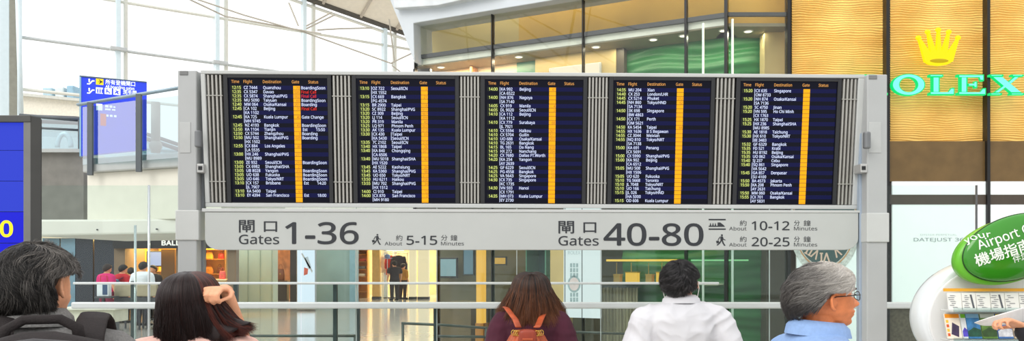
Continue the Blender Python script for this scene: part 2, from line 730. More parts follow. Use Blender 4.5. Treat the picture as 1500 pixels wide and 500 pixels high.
for i, g in enumerate(gates_u):
    q = lambda u: g + u * U * .995
    # bezel as four bars and a back
    disp = MB()
    t0, t1 = v_row0 + 20.6 * U, v_row0 - 170.5 * U
    brect(disp, q(-105), q(50.5), t1, t0, -.05, -.004)
    brect(disp, q(-105), q(-99), t1, t0, -.004, .014)
    brect(disp, q(45), q(50.5), t1, t0, -.004, .014)
    brect(disp, q(-99), q(45), t0 - .035, t0, -.004, .014)
    brect(disp, q(-99), q(45), t1, t1 + .025, -.004, .014)
    disp = disp.build('display', bezel_m, board, bevel=.002)
    sc_ = MB()
    brect(sc_, q(-99), q(45), t1 + .025, t0 - .035, -.004, 0, 0)
    rows = [r.split('|') for r in DATA[i].split('\n')]
    hb = v_row0 + 8.6 * U - .011
    for s_, u_ in (('Time', -94), ('Flight', -77), ('Destination', -49), ('Gate', -7), ('Status', 17)):
        text(sc_, s_, B(q(u_), hb, .002), bx, by, SZ, SXT * .95, bold=.012, mi=3)
    for k, r in enumerate(rows):
        vc = v_row0 - k * pitch
        base = vc - .0103
        if k % 2 == 0:
            brect(sc_, q(-78), q(44), vc - pitch * .5, vc + pitch * .5, 0, .0006, 1)
        if r[0]:
            brect(sc_, q(-95.5), q(-79), vc - pitch * .5, vc + pitch * .5, 0, .0006, 2)
            text(sc_, r[0], B(q(-93.5), base, .002), bx, by, SZ, SXT, bold=.012, mi=4)
        for s_, u_ in ((r[1], -76.5), (r[2], -48.5)):
            if s_.startswith('['):
                s_ = s_[1:]
                brect(sc_, q(u_ - .7), q(u_), vc - pitch * .48, vc + pitch * .48, .001, .002, 5)
                u_ += .9
            if s_:
                text(sc_, s_, B(q(u_), base, .002), bx, by, SZ, SXT, bold=.016, mi=5)
        brect(sc_, q(-4.9), q(4.9), vc - pitch * .46, vc + pitch * .46, .0005, .0016, 6)
        if r[3]:
            text(sc_, r[3], B(q(4.2), base, .0026), bx, by, SZ * .92, SXT * .9, align='R', mi=7)
        s_ = r[4]
        if s_.startswith('*'):
            text(sc_, s_[1:], B(q(6.3), base, .002), bx, by, SZ, SXT, bold=.016, mi=8)
        elif '>' in s_:
            a_, b_ = s_.split('>')
            text(sc_, a_, B(q(7.3), base, .002), bx, by, SZ, SXT, bold=.016, mi=5)
            text(sc_, b_, B(q(40), base, .002), bx, by, SZ, SXT, bold=.016, align='R', mi=5)
        elif s_:
            text(sc_, s_, B(q(6.3), base, .002), bx, by, SZ, SXT, bold=.016, mi=5)
    brect(sc_, q(-4.9), q(4.9), v_row0 - 27.5 * pitch - pitch * .2, v_row0 - 27.5 * pitch, .0005, .0016, 6)
    sc_.build('screen', [scr_m, band_m, tg_m, c_head, c_time, c_white, c_gate, c_ink, c_red], disp)

# louvre panels between the screens: upright slats and two thin cross rods
slat_m = mat('louvre_slat', (176, 174, 168), .4, .3, var=.03)
back_m = mat('louvre_back', (92, 90, 86), .7)
edges = [fl + .032] + [x for g in gates_u for x in (g - 105 * U, g + 50.5 * U)] + [fr - .045]
for k in range(6):
    u0, u1 = edges[2 * k] + .004, edges[2 * k + 1] - .004
    sl = MB()
    brect(sl, u0, u1, fb + .032, ft - .03, -.045, -.029, 1)
    n = max(4, round((u1 - u0) / .0265))
    for j in range(n):
        uc = u0 + (j + .5) * (u1 - u0) / n
        brect(sl, uc - .0062, uc + .0062, fb + .034, ft - .032, -.03, .012)
    sp = sl.build('louvre_panel', [slat_m, back_m], board)
    for yy in (143, 268):
        vv = buv(779, yy)[1]
        brect(MB(), u0, u1, vv - .003, vv + .003, -.01, .016).build('cross_rod', slat_m, sp)

# side posts
post_m = mat('post_grey', (176, 178, 178), .5, 0, var=.02)
blue_steel = mat('blue_grey_steel', (168, 182, 198), .3, .3, var=.03)


def vbox(mb, x0, x1, y0, y1, d, depth, mi=0):
    "upright box whose front shows in the picture rectangle at depth d"
    a, c = P(x0, y1, d), P(x1, y0, d)
    return mb.box(a.x, c.x, d, d + depth, a.z, c.z, mi)


for (x0, x1, cx0, cx1, ytop, s_) in ((260, 288, 256.5, 291, 103, -1), (1270, 1300, 1270, 1303, 109, 1)):
    d = 5.93
    a = P(x0, 0, d).x
    c = P(x1, 0, d).x
    ztop = P(0, ytop, d).z
    post = MB().box(a, c, d, d + .13, 0, ztop).build('post', post_m, board, bevel=.008)
    y_a, y_b = (308, 352) if s_ < 0 else (312, 355)
    vbox(MB(), cx0, cx1, y_a, y_b, d - .012, .15).build('collar', alu_light, post, bevel=.006)
    vbox(MB(), x0 + 3, x1 - 9, 179, 224, d - .004, .01).build('cover_plate', mat('post_plate', (184, 186, 185), .5), post, bevel=.002)
    vbox(MB(), x0 + 3, x0 + 15, ytop + 1, ytop + 7, d - .005, .02).build('top_cap', mat('cap_grey', (120, 121, 121), .5), post, bevel=.003)
    MB().box(a - .06, c + .06, d - .05, d + .35, 0, .03).build('base_plate', alu, post, bevel=.005)
    # the slimmer blue-grey stile next to the post, with hinge and latch
    sx0, sx1 = (288.5, 297) if s_ < 0 else (1261, 1269.5)
    st_ = MB().box(P(sx0, 0, 6).x, P(sx1, 0, 6).x, 6.02, 6.07, 0, P(0, ytop + 2, 6).z).build('stile', mat('stile_grey', (134, 138, 142), .45, .2) if s_ < 0 else blue_steel, board, bevel=.004)
    hx = (sx0 + sx1) / 2
    hz = P(0, 205 if s_ < 0 else 207, 5.9)
    MB().cyl(V((P(hx + 1, 0, 5.9).x, 5.86, hz.z - .06)), (0, 0, 1), .026, .12, 16).build('hinge', mat('hinge_grey', (120, 122, 124), .4, .3), st_, smooth=False, bevel=.01)
    vbox(MB(), hx - 4.5, hx + 5.5, 240, 253, 5.92, .12).build('latch', alu, st_, bevel=.005)
    vbox(MB(), hx - 2.5, hx + 3, 243.5, 249, 5.915, .02).build('latch_hole', black, st_)
vbox(MB(), 1262, 1275, 300, 700, 6.06, .1).build('stile', blue_steel, board, bevel=.01)

# ------------------------------------------------------------------ gate sign under the screens
sgx = V((math.cos(YAW), math.sin(YAW), 0))
sgx = V((sgx.x, sgx.y, -.0016)).normalized()
sgz = V((0, 0, 1))
sgn = sgx.cross(sgz)
SO = P(778, 338, 5.98)


def SP(px, py, w=0.0):
    return on_plane(px, py, SO, sgn) + sgn * w


sign_m = mat('sign_panel_grey', (187, 190, 187), .45, var=.015)
y0, y1, r_ = 311, 366.5, 17
out = [(300, y0), (1257.5, y0), (1257.5, y1 - r_)] + [(1257.5 - r_ * 1.2 * (1 - math.cos(a)), y1 - r_ + r_ * math.sin(a)) for a in [i * PI / 16 for i in range(1, 9)]] + [(300 + r_ * 1.2 * (1 - math.cos(a)), y1 - r_ + r_ * math.sin(a)) for a in [i * PI / 16 for i in range(8, 0, -1)]] + [(300, y1 - r_)]
sp_ = MB().prism([SP(*q) for q in out], -sgn * .06).build('sign_panel', sign_m, board, bevel=.004)
MB().prism([SP(296, 305.5, .006), SP(1262, 308.5, .006), SP(1262, 312, .006), SP(296, 310.5, .006)], -sgn * .07).build('top_channel', alu_light, sp_, bevel=.003)
ink = mat('sign_lettering', (44, 47, 52), .5, var=.02)


def sgt(name, s, x0, x1, ya, yb, bold=0.0, track=0.0):
    mb = MB()
    A_, B_, C_ = SP(x0, yb, .0015), SP(x1, yb, .0015), SP(x0, ya, .0015)
    textfit(mb, s, A_, sgx, sgz, (B_ - A_).length, (C_ - A_).length, bold, track)
    return mb.build(name, ink, sp_)


sgt('lettering', '閘', 350, 373, 322.5, 341, .012)
sgt('lettering', '口', 386.5, 406, 324.5, 340, .012)
sgt('lettering', 'Gates', 350, 409, 344, 358, .008)
sgt('lettering', '1-36', 417.5, 525.5, 325.3, 358.2, .014)
sgt('lettering', '約', 580, 589.5, 344.5, 353)
sgt('lettering', 'About', 563.5, 589, 354.3, 359.8)
sgt('lettering', '5-15', 595.5, 640.5, 345.6, 359, .01)
sgt('lettering', '分', 646, 655.5, 344.5, 352.8)
sgt('lettering', '鐘', 660, 670, 344.5, 352.8)
sgt('lettering', 'Minutes', 646, 679.5, 354.3, 359.8)
sgt('lettering', '閘', 818, 841, 324, 342.5, .012)
sgt('lettering', '口', 854.5, 873.5, 326, 341.5, .012)
sgt('lettering', 'Gates', 818, 877, 346, 360, .008)
sgt('lettering', '40-80', 884, 1030.5, 327, 360.5, .014)
for dy, num in ((0, '10-12'), (23.6, '20-25')):
    sgt('lettering', '約', 1083.5, 1093.5, 323 + dy, 331.3 + dy)
    sgt('lettering', 'About', 1068, 1093.5, 332.3 + dy, 337.8 + dy)
    sgt('lettering', num, 1101, 1156.5, 324.2 + dy, 337.6 + dy, .01)
    sgt('lettering', '分', 1163, 1171.5, 323 + dy, 331.2 + dy)
    sgt('lettering', '鐘', 1177, 1187.5, 323 + dy, 331.2 + dy)
    sgt('lettering', 'Minutes', 1163, 1197, 332.3 + dy, 337.8 + dy)


def picto_walk(name, x, y, s):
    "walking man with a bag, s pixels tall, standing with feet at x, y"
    mb = MB()
    q = lambda a, b_: SP(x + a * s * 1.15, y - b_ * s, .0015)
    seg = lambda pts: mb.poly([q(*p) for p in pts])
    mb.poly([q(.02 + .075 * math.cos(t), .92 + .08 * math.sin(t)) for t in [2 * PI * i / 16 for i in range(16)]])
    seg([(-.07, .82), (.08, .82), (.13, .70), (.10, .45), (-.08, .45), (-.10, .66)])
    seg([(-.08, .47), (.03, .47), (-.10, .22), (-.30, .02), (-.38, .07), (-.20, .26)])
    seg([(-.01, .47), (.10, .47), (.17, .24), (.30, .02), (.19, .0), (.06, .22)])
    seg([(.10, .74), (.15, .60), (.30, .52), (.28, .46), (.09, .55)])
    seg([(-.08, .78), (-.24, .50), (-.30, .52), (-.14, .80)])
    seg([(-.42, .42), (-.22, .48), (-.17, .26), (-.38, .20)])
    return mb.build(name, ink, sp_)


picto_walk('walking_pictogram', 552.5, 359, 16)
picto_walk('walking_pictogram', 1057, 360.5, 17)
tr = MB()
q = lambda a, b_: SP(a, b_, .0015)
tr.poly([q(1038, 321), q(1063, 321), q(1063, 323), q(1038, 323)])
tr.poly([q(1038, 335), q(1063, 335), q(1063, 337), q(1038, 337)])
tr.poly([q(1038, 332.6), q(1062, 332.6), q(1060, 330), q(1055, 326.2), q(1051, 326.2), q(1051, 331), q(1038, 331)])
for k in range(3):
    x = 1039.5 + k * 3.6
    tr.poly([q(x, 331), q(x + 2.4, 331), q(x + 1.8, 328), q(x + 1.2, 326.6), q(x + .6, 328)])
tr.build('train_pictogram', ink, sp_)
# ------------------------------------------------------------------ tall glass screen with rails in front of the shops
GD = 9.0
gb = thing('glass_screen', 'long clear glass screen with white rails behind the departures board', 'glass screen', (0, GD, 0))
zt = P(0, 272, GD).z
rail_m = mat('rail_white', (200, 205, 205), .35, .1, var=.02)
joints = [60, 220, 345, 441, 522, 640, 757, 880, 1030, 1127, 1262, 1428]
X = [P(x, 0, GD).x for x in joints]
for k in range(len(X) - 1):
    MB().box(X[k] + .006, X[k + 1] - .006, GD - .006, GD + .006, .05, zt).build('glass_pane', clear, gb)
MB().box(X[0], X[-1], GD - .05, GD + .05, 0, .05).build('shoe', alu, gb, bevel=.01)
a, c = P(110, 452, GD), P(1428, 442.5, GD)
MB().box(a.x, c.x, GD - .09, GD - .03, a.z, c.z).build('rail', rail_m, gb, bevel=.015)
a, c = P(110, 417, GD), P(1052, 413.5, GD)
MB().box(a.x, c.x, GD - .05, GD - .01, a.z, c.z).build('rail', rail_m, gb, bevel=.008)
for px in (220, 1428):
    MB().tube([V((P(px, 0, GD).x, GD - .03, 0)), V((P(px, 0, GD).x, GD - .03, zt))], .014 if px < 900 else .012, 10).build('pole', chrome if px < 900 else grey_dark, gb, smooth=True)
MB().tube([V((P(197, 0, GD).x, GD + .02, 0)), V((P(197, 0, GD).x, GD + .02, P(0, 330, GD).z))], .014, 10).build('pole', chrome, gb, smooth=True)
postm = mat('dark_rail_post', (66, 74, 76), .45)
for px, py in ((345, 415), (491, 415), (524, 450), (638, 450), (826, 450), (195, 412)):
    a = P(px, py, GD + .05)
    MB().box(a.x - .022, a.x + .022, GD + .03, GD + .09, 0, a.z).build('post', postm, gb, bevel=.006)
for px in (522, 640, 757, 880, 1127):
    a = P(px, 0, GD).x
    MB().box(a - .004, a + .004, GD - .008, GD + .008, .05, zt).build('joint', mat('joint_seal', (170, 182, 180), .4), gb)
# two slim light poles that carry the screen before the shop
for px in (1030, 1073):
    a = P(px, 0, 9.55).x
    MB().tube([V((a, 9.55, 0)), V((a, 9.55, P(0, 34 if px < 1050 else 28, 9.55).z))], .014, 10).build('pole', mat('pale_pole', (214, 232, 222), .3, .2), gb, smooth=True)

# low dark barrier rail further back
br = thing('barrier_rail', 'low dark metal barrier rail across the hall behind the glass', 'barrier', (P(620, 0, 11).x, 9.5, 0))
for pts in (((330, 492.5), (522, 492.5)), ((588, 474), (650, 476.5), (714, 481)), ((840, 487), (928, 489.5)), ((640, 493), (714, 494))):
    MB().tube([P(x, y, 9.5) for x, y in pts], .016, 8).build('rail', mat('barrier_metal', (92, 96, 92), .35, .4), br, smooth=True)
for px, py in ((332, 492), (520, 492), (590, 474), (712, 480), (842, 487), (926, 489)):
    a = P(px, py, 9.5)
    MB().tube([V((a.x, 9.5, 0)), a], .016, 8).build('post', mat('barrier_metal', (92, 96, 92)), br, smooth=True)

# ------------------------------------------------------------------ the watch shop: two storeys of glass
CX, CY = 2.625, 10.0
FN = V((.457, .889, 0)).normalized()
FD = V((FN.y, -FN.x, 0))       # along the receding front, towards its corner
CC = V((CX, CY, 0))


def FP(px, py, off=0.0):
    d = P(px, py, 1.0) - CO
    t = (CC + FN * off - CO).dot(FN) / d.dot(FN)
    return CO + d * t


def fslab(mb, x0, x1, y0, y1, off, th=.02, mi=0, z0=None, z1=None):
    a, c = FP(x0, y0, off), FP(x1, y1, off)
    zb, zt_ = (c.z if z0 is None else z0), (a.z if z1 is None else z1)
    return mb.obox((a.x, a.y, zb), V((c.x - a.x, c.y - a.y, 0)), FN * th, (0, 0, zt_ - zb), mi)


def gslab(mb, x0, x1, y0, y1, off, th=.02, mi=0, z0=None, z1=None):
    "the part of the shop front that faces us squarely"
    a, c = P(x0, y1, CY + off), P(x1, y0, CY + off)
    return mb.box(a.x, c.x, CY + off, CY + off + th, a.z if z0 is None else z0, c.z if z1 is None else z1, mi)


ZA, ZB = 4.71, 5.22
shop = sroot('wall_right', 'two storey glass shop front', (CX, CY, 0))
tanw = mat('tan_panel', (202, 164, 80), .6, var=.12, vscale=1.2, stretch=(1, 1, .4))
tanl = mat('tan_panel_pale', (200, 180, 122), .6, var=.06, vscale=1.2)
khaki = mat('khaki_wall', (196, 172, 122), .7, var=.06, vscale=3)
peach = mat('peach_wall', (236, 202, 158), .6, var=.03)
dtile = mat('dark_tile', (96, 94, 92), .4, var=.15, vscale=3)
teal = mat('teal_panel', (86, 140, 122), .3)
brown = mat('dark_brown_wall', (74, 64, 54), .5, var=.1, vscale=4, stretch=(1, 1, .3))
olive = mat('olive_dark_wall', (96, 88, 64), .55, var=.1, vscale=3)
mull = mat('black_mullion', (20, 20, 22), .35)
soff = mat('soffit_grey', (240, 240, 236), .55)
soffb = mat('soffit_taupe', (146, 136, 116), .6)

# upper band wall
b = MB()
fslab(b, 622, 760, 0, 0, .62, .05, 0, ZA, 7)
fslab(b, 760, 1064, 0, 0, .62, .05, 1, ZA, 7)
gslab(b, 1063, 1157, 0, 0, .62, .05, 1, z0=ZA, z1=7)
b.build('upper_wall', [tanl, tanw], shop)
b = MB()
fslab(b, 605, 1066, 0, 0, .0, .05, 0, ZA - .055, ZA)
gslab(b, 1065, 1157, 0, 0, .0, .05, 0, ZA - .045, ZA)
b.build('gutter', mat('gutter_black', (64, 66, 70), .4), shop)
b = MB()
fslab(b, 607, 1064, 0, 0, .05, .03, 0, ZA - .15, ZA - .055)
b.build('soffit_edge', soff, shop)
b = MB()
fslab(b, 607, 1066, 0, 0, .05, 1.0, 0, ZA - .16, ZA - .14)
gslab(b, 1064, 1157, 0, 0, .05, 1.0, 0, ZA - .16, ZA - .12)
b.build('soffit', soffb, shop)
# wall behind the upper glass
zt_ = ZA - .14
b = MB()
fslab(b, 605, 630, 0, 0, .2, .05, 0, 2.4, zt_)
b.build('dark_tile_wall', dtile, shop)
b = MB()
fslab(b, 629, 691, 0, 0, .45, .05, 0, 2.4, zt_)
b.build('peach_wall', peach, shop)
fslab(MB(), 757, 787, 0, 0, .5, .05, 0, 2.4, zt_).build('teal_panel', teal, shop)
fslab(MB(), 784, 902, 0, 0, .4, .06, 0, 2.4, zt_).build('khaki_wall', khaki, shop)
fslab(MB(), 900, 914, 0, 0, .42, .12, 0, 2.4, zt_).build('dark_reveal', brown, shop)
gslab(MB(), 1120, 1158, 0, 0, .3, .2, 0, 2.4, zt_).build('khaki_pier', khaki, shop)
# back and top of the shop so that it closes
MB().obox(V((8.2, 14.4, 0)), V((-9.4, 0, 0)), V((0, .1, 0)), V((0, 0, 7))).build('back_wall', brown, shop)
MB().prism([V((CX, CY, 2.36)), V((8.2, CY, 2.36)), V((8.2, 14.4, 2.36)), V((-1.3, 14.4, 2.36)), V((-1.46, 12.1, 2.36))], (0, 0, .12)).build('upper_floor', brown, shop)
MB().prism([V((CX, CY, 6.9)), V((8.2, CY, 6.9)), V((8.2, 14.4, 6.9)), V((-1.3, 14.4, 6.9)), V((-1.46, 12.1, 6.9))], (0, 0, .12)).build('roof', white, shop)


# shelves seen through the upper glass
sh = thing('display_shelving', 'cream display shelving inside the upper shop window', 'shelving', FP(724, 385, .5) * 1)
sh.location.z = 2.48
fslab(MB(), 690, 758, 0, 0, .52, .03, 0, 2.5, zt_ - .02).build('back_panel', mat('cream_back', (240, 222, 190), .6), sh)
for k in range(5):
    z = 2.75 + k * .33
    fslab(MB(), 690, 758, 0, 0, .36, .16, 0, z, z + .035).build('shelf', mat('wood_shelf', (186, 140, 96), .5), sh, bevel=.004)
fslab(MB(), 688, 691, 0, 0, .34, .2, 0, 2.48, zt_ - .02).build('side_panel', mat('wood_shelf', (186, 140, 96)), sh)
lb = thing('light_box', 'white blank light box on the khaki wall above the board', 'light box', FP(842, 108, .36))
fslab(MB(), 804, 880, 95.5, 140, .35, .045, 0, 3.2, FP(842, 95.5, .35).z).build('housing', alu, lb, bevel=.006)
fslab(MB(), 806, 878, 97, 140, .345, .006, 0, 3.23, FP(842, 97, .35).z).build('face', glow('lightbox_cream', (255, 240, 214), .9), lb)

# ripple walls: real relief
def ripple(A, dx, width, n, z0, z1, nx, nz, fn):
    mb = MB()
    vs = []
    for k in range(nz + 1):
        z = z0 + (z1 - z0) * k / nz
        for i in range(nx + 1):
            s_ = width * i / nx
            vs.append(A + dx * s_ + n * fn(s_, z) + V((0, 0, z)))
    fs = [(k * (nx + 1) + i, k * (nx + 1) + i + 1, (k + 1) * (nx + 1) + i + 1, (k + 1) * (nx + 1) + i) for k in range(nz) for i in range(nx)]
    return mb.add(vs, fs)


greenw = mat('green_wave_glass', (24, 100, 48), .42, var=.25, vscale=1.6, stretch=(1, 1, 3), spec=.5)
gfn = lambda s_, z: .018 * math.sin(2 * PI * (z / .42 + .25 * s_ + .8 * noise.noise(V((s_ * .8, z * .7, 0))))) + .007 * math.sin(2 * PI * (z / .13 - .12 * s_ + noise.noise(V((s_ * 1.1, z * 1.5, 4)))))
a = FP(912, 385, .56)
c = V((CX + .56 * .243, CY + .56, 0))
a.z = 0
ripple(a, (c - a).normalized(), (c - a).length, -FN, 0, zt_, 90, 260, gfn).build('green_wave_wall', greenw, shop, smooth=True)
e = P(1122, 385, CY + .56)
e.z = 0
ripple(c, V((1, 0, 0)), e.x - c.x, V((0, -1, 0)), 0, zt_, 30, 260, lambda s_, z: gfn(s_ + (c - a).length, z)).build('green_wave_wall', greenw, shop, smooth=True)

goldm = mat('gold_ripple_panel', (240, 198, 112), .45, .1, var=.06, vscale=2, spec=.5)
def goldfn(s_, z):
    ph = z / .029 + 1.3 * noise.noise(V((s_ * 1.3, z * 2.2, 2))) + .50 * noise.noise(V((s_ * 5, z * 8, 9)))
    return .0098 * math.sin(2 * PI * ph) * (.75 + .5 * noise.noise(V((s_ * 2.5, z * 4, 5))))
zg = P(0, 207, CY).z
for x0, x1 in ((1160, 1299), (1304, 1446), (1450, 1640)):
    a, c = P(x0, 385, CY + .12), P(x1, 385, CY + .12)
    ripple(V((a.x, CY + .12, 0)), V((1, 0, 0)), c.x - a.x, V((0, -1, 0)), zg, 5.9, 110, 640, goldfn).build('gold_ripple_panel', goldm, shop, smooth=True)
b = MB()
gslab(b, 1158, 1660, 207, 266, .02, .2)
b.build('bronze_band', mat('bronze_band', (112, 88, 52), .4, .2, var=.12, vscale=5), shop)
gslab(MB(), 1300, 1660, 447, 700, .04, .2, z0=0).build('plinth', mat('plinth_brown', (92, 84, 72), .5, var=.2, vscale=30), shop)
# black mullions
b_ = (607, 1.6), (640, 2.0), (720, 1.6), (853, 1.6), (1004, 3.5), (1063, 4.6)
for px, wpx in b_:
    a = FP(px, 385, -.03)
    hw = wpx * .5 * a.y / F
    zb_ = 2.4 if px == 607 else 0
    ze_ = 2.4 if px == 640 else 5.25
    MB().obox(V((a.x, a.y, zb_)) - FD * hw, FD * hw * 2, FN * .08, (0, 0, ze_ - zb_)).build('mullion', mull, shop)
for px, wpx in ((1156, 5), (1301, 5), (1448.5, 4.5), (1600, 5)):
    a = P(px, 385, CY - .03)
    hw = wpx * .5 * a.y / F
    MB().box(a.x - hw, a.x + hw, a.y, a.y + .1, 0, 6.9).build('mullion', mull, shop)
# panes
pane_m = glass('shop_glass', (248, 250, 246), .045)
ed = [607, 720, 853, 1004, 1063]
for k in range(4):
    fslab(MB(), ed[k] + 1, ed[k + 1] - 1, 0, 0, -.005, .01, 0, 0.05 if k else 2.4, 5.2).build('shop_pane', pane_m, shop)
fslab(MB(), 641, 719, 0, 0, -.005, .01, 0, .05, 2.38).build('shop_pane', pane_m, shop)
a = P(1156, 385, CY)
MB().box(CX + .03, a.x - .03, CY - .005, CY + .005, .05, 5.2).build('shop_pane', pane_m, shop)
# white bulkhead with a leaning end, above and beside the glass
bh = MB()
fp = lambda x, y: FP(x, y, -.18)
bh.prism([fp(470, -150), fp(568, -8), fp(590, 46), fp(607, 92), fp(605.5, 34), fp(1066, -42), fp(1066, -150)], FN * .5)
bh.build('white_bulkhead', mat('bulkhead_white', (206, 212, 217), .5, var=.015), shop, bevel=.01)
bh = MB()
fp = lambda x, y: FP(x, y, -.30)
bh.prism([fp(574, -20), fp(577, 12), fp(640, 8), fp(730, -12), fp(730, -60)], FN * .2)
bh.build('bulkhead_lip', mat('bulkhead_white2', (216, 220, 223), .5), shop, bevel=.01)
MB().obox(V((CX, CY - .15, 5.5)), V((5.6, 0, 0)), V((0, .1, 0)), V((0, 0, 1.4))).build('front_fascia', tanw, shop)
# downlights
lampm = glow('downlight_lens', (255, 244, 224), 1.6)
first = None
for k, (px, sq, off) in enumerate(((646, 'f', .22), (760, 'f', .2), (873, 'f', .2), (957, 'f', .2), (1001, 'f', .2), (1060, 'f', .2), (1096, 'g', .25))):
    q = FP(px, 385, off) if sq == 'f' else P(px, 385, CY + off)
    loc = V((q.x, q.y, ZA - .16))
    lab = 'round recessed downlight in the shop soffit, ' + ['over the peach wall', 'beside the teal panel', 'over the khaki wall', 'first over the green wall from the khaki wall', 'second over the green wall from the khaki wall', 'third over the green wall, at the corner mullion', 'past the corner, nearest the gold panels'][k]
    if first is None:
        first = thing('downlight', lab, 'downlight', loc, 0, 'downlights in the shop soffit')
        MB().cyl((0, 0, -.008), (0, 0, 1), .062, .008, 20).build('trim_ring', white, first, local=True)
        MB().cyl((0, 0, -.012), (0, 0, 1), .045, .006, 20).build('lens', lampm, first, local=True)
    else:
        dup(first, loc, label=lab)

# ------------------------------------------------------------------ the lit shop sign: crown and letters
crm = glow('crown_yellow', (255, 226, 10), 1.0)
crs = thing('illuminated_sign', 'glowing yellow five pointed crown on the gold wall', 'sign', P(1373, 97, CY - .03))
q = lambda x, y: P(x, y, CY - .03)
cr = MB()
bot = [(1352, 90), (1360, 95.5), (1373, 97), (1386, 95.5), (1394, 90)]
pr = [(1352, 90)]
cr.prism([q(*p) for p in [(1352.5, 91), (1343.5, 58), (1346, 57), (1360.8, 79), (1356.8, 49.5), (1359.6, 49), (1369.2, 77), (1371.6, 46.5), (1374.4, 46.5), (1376.8, 77), (1386.4, 49), (1389.2, 49.5), (1385.2, 79), (1400, 57), (1402.5, 58), (1393.5, 91), (1387, 95), (1373, 97), (1359, 95)]], (0, -.045, 0))
cr.build('crown_body', crm, crs)
for x, y in ((1344, 56), (1357.5, 47.5), (1373, 44.5), (1388.5, 47.5), (1402, 56)):
    MB().ell(q(x, y) + V((0, -.02, 0)), (.036, .022, .03), 14, 8).build('crown_ball', crm, crs, smooth=True)
MB().ell(q(1373, 90.5) + V((0, -.045, 0)), (.115, .006, .026), 24, 8).build('crown_opening', glow('crown_amber', (206, 176, 10), .8), crs, smooth=True)

ltf, lte = glow('letter_face', (124, 250, 226), 1.05), glow('letter_edge', (0, 216, 112), 1.0)
ls = thing('illuminated_sign', 'glowing green and white serif shop letters under the yellow crown', 'sign', P(1400, 141, CY - .03))
LTOP, LBOT = 110.5, 140.5


def letter(x0, x1, outs, hole=None):
    "outs: outlines in unit square (y up); hole as ring partner for O"
    def pt(a, b_, w_):
        return P(x0 + a * (x1 - x0), LBOT - b_ * (LBOT - LTOP), CY - .03) + V((0, w_, 0))
    e, f_ = MB(), MB()
    for o in outs:
        cx_ = sum(p[0] for p in o) / len(o)
        cy_ = sum(p[1] for p in o) / len(o)
        e.prism([pt(*p, 0) for p in o], (0, -.05, 0))
    if hole:
        n = 40
        for mb_, r0, r1, ya, yb in ((e, (1, 1), hole, 0, -.05), (f_, (.93, .93), (hole[0] + .06, hole[1] + .05), -.05, -.056)):
            ring = lambda rx, ry, w_: [pt(.5 + .5 * rx * math.cos(2 * PI * i / n), .5 + .53 * ry * math.sin(2 * PI * i / n), w_) for i in range(n)]
            A_, B_, C_, D_ = ring(*r0, ya), ring(*r0, yb), ring(*r1, yb), ring(*r1, ya)
            mb_.loft([A_, B_, C_, D_, A_], False, False)
    o_ = e.build('letter', lte, ls)
    if not hole:
        # inner face: the strokes drawn a little slimmer
        for o in outs:
            c_ = V((sum(p[0] for p in o) / len(o), sum(p[1] for p in o) / len(o)))
            k = .055
            xs = [p[0] for p in o]
            ys = [p[1] for p in o]
            w_, h_ = max(xs) - min(xs), max(ys) - min(ys)
            fx, fy = max(.35, 1 - 2 * k / max(w_, .01)), max(.35, 1 - 2 * k / max(h_, .01))
            f_.prism([pt(c_.x + (p[0] - c_.x) * fx, c_.y + (p[1] - c_.y) * fy, -.05) for p in o], (0, -.006, 0))
    f_.build('letter_face', ltf, o_)


serif = lambda x0, x1, y0, y1: [(x0, y0), (x1, y0), (x1, y1), (x0, y1)]
letter(1250, 1298, [serif(0, .42, 0, .12), serif(.1, .32, .1, .9), [(0, 1), (.62, 1), (.86, .92), (.94, .75), (.86, .57), (.64, .47), (.32, .47), (.32, .57), (.52, .57), (.64, .64), (.68, .75), (.62, .85), (.5, .89), (0, .89)], [(.4, .5), (.62, .5), (.86, .1), (1, .1), (1, 0), (.72, 0)]])
letter(1303.5, 1352.5, [], hole=(.52, .66))
letter(1358, 1395, [serif(0, .56, .88, 1), serif(.12, .42, .1, .9), [(0, 0), (1, 0), (1, .36), (.9, .36), (.78, .12), (0, .12)]])
letter(1399, 1441, [serif(.1, .36, .1, .9), [(0, .88), (.8, .88), (.84, .68), (.93, .68), (.93, 1), (0, 1)], [(0, 0), (1, 0), (1, .34), (.92, .34), (.82, .12), (0, .12)], [(.34, .44), (.6, .44), (.62, .34), (.7, .34), (.7, .68), (.62, .68), (.6, .56), (.34, .56)]])
letter(1446, 1497, [serif(0, .4, .9, 1), serif(.62, .98, .9, 1), serif(0, .36, 0, .1), serif(.58, 1, 0, .1), [(.06, .92), (.34, .92), (.94, .08), (.64, .08)], [(.74, .92), (.88, .92), (.58, .5), (.5, .58)], [(.1, .08), (.24, .08), (.5, .42), (.44, .5)]])

# ------------------------------------------------------------------ white poster panels in the windows at right
wp_m = mat('white_frosted_panel', (234, 240, 240), .35, var=.01, emis=(244, 250, 250), estr=.16)  # weak emission added so the unlit posters look whiter
for k, (x0, x1) in enumerate(((1307, 1446), (1451, 1598))):
    t = thing('window_poster', ['tall white window poster with small grey watch name lettering', 'plain tall white window poster beside the green oval sign'][k], 'poster', P((x0 + x1) / 2, 447, CY))
    gslab(MB(), x0, x1, 266, 447, .005, .03).build('panel', wp_m, t, bevel=.003)
    gslab(MB(), x0 - 2, x1 + 2, 446, 450, -.02, .05).build('sill', alu, t)
    if k == 0:
        mb = MB()
        A_ = P(1338.5, 355, CY - .001)
        textfit(mb, 'DATEJUST 36', A_, V((1, 0, 0)), V((0, 0, 1)), 73.5 * CY / F, 6.3 * CY / F)
        mb.build('lettering', mat('pale_grey_ink', (140, 152, 156), .5), t)
        mb = MB()
        textfit(mb, 'OYSTER PERPETUAL', P(1348, 345.5, CY - .001), V((1, 0, 0)), V((0, 0, 1)), 54 * CY / F, 2.6 * CY / F)
        mb.build('small_lettering', mat('paler_grey_ink', (196, 206, 208), .5), t)
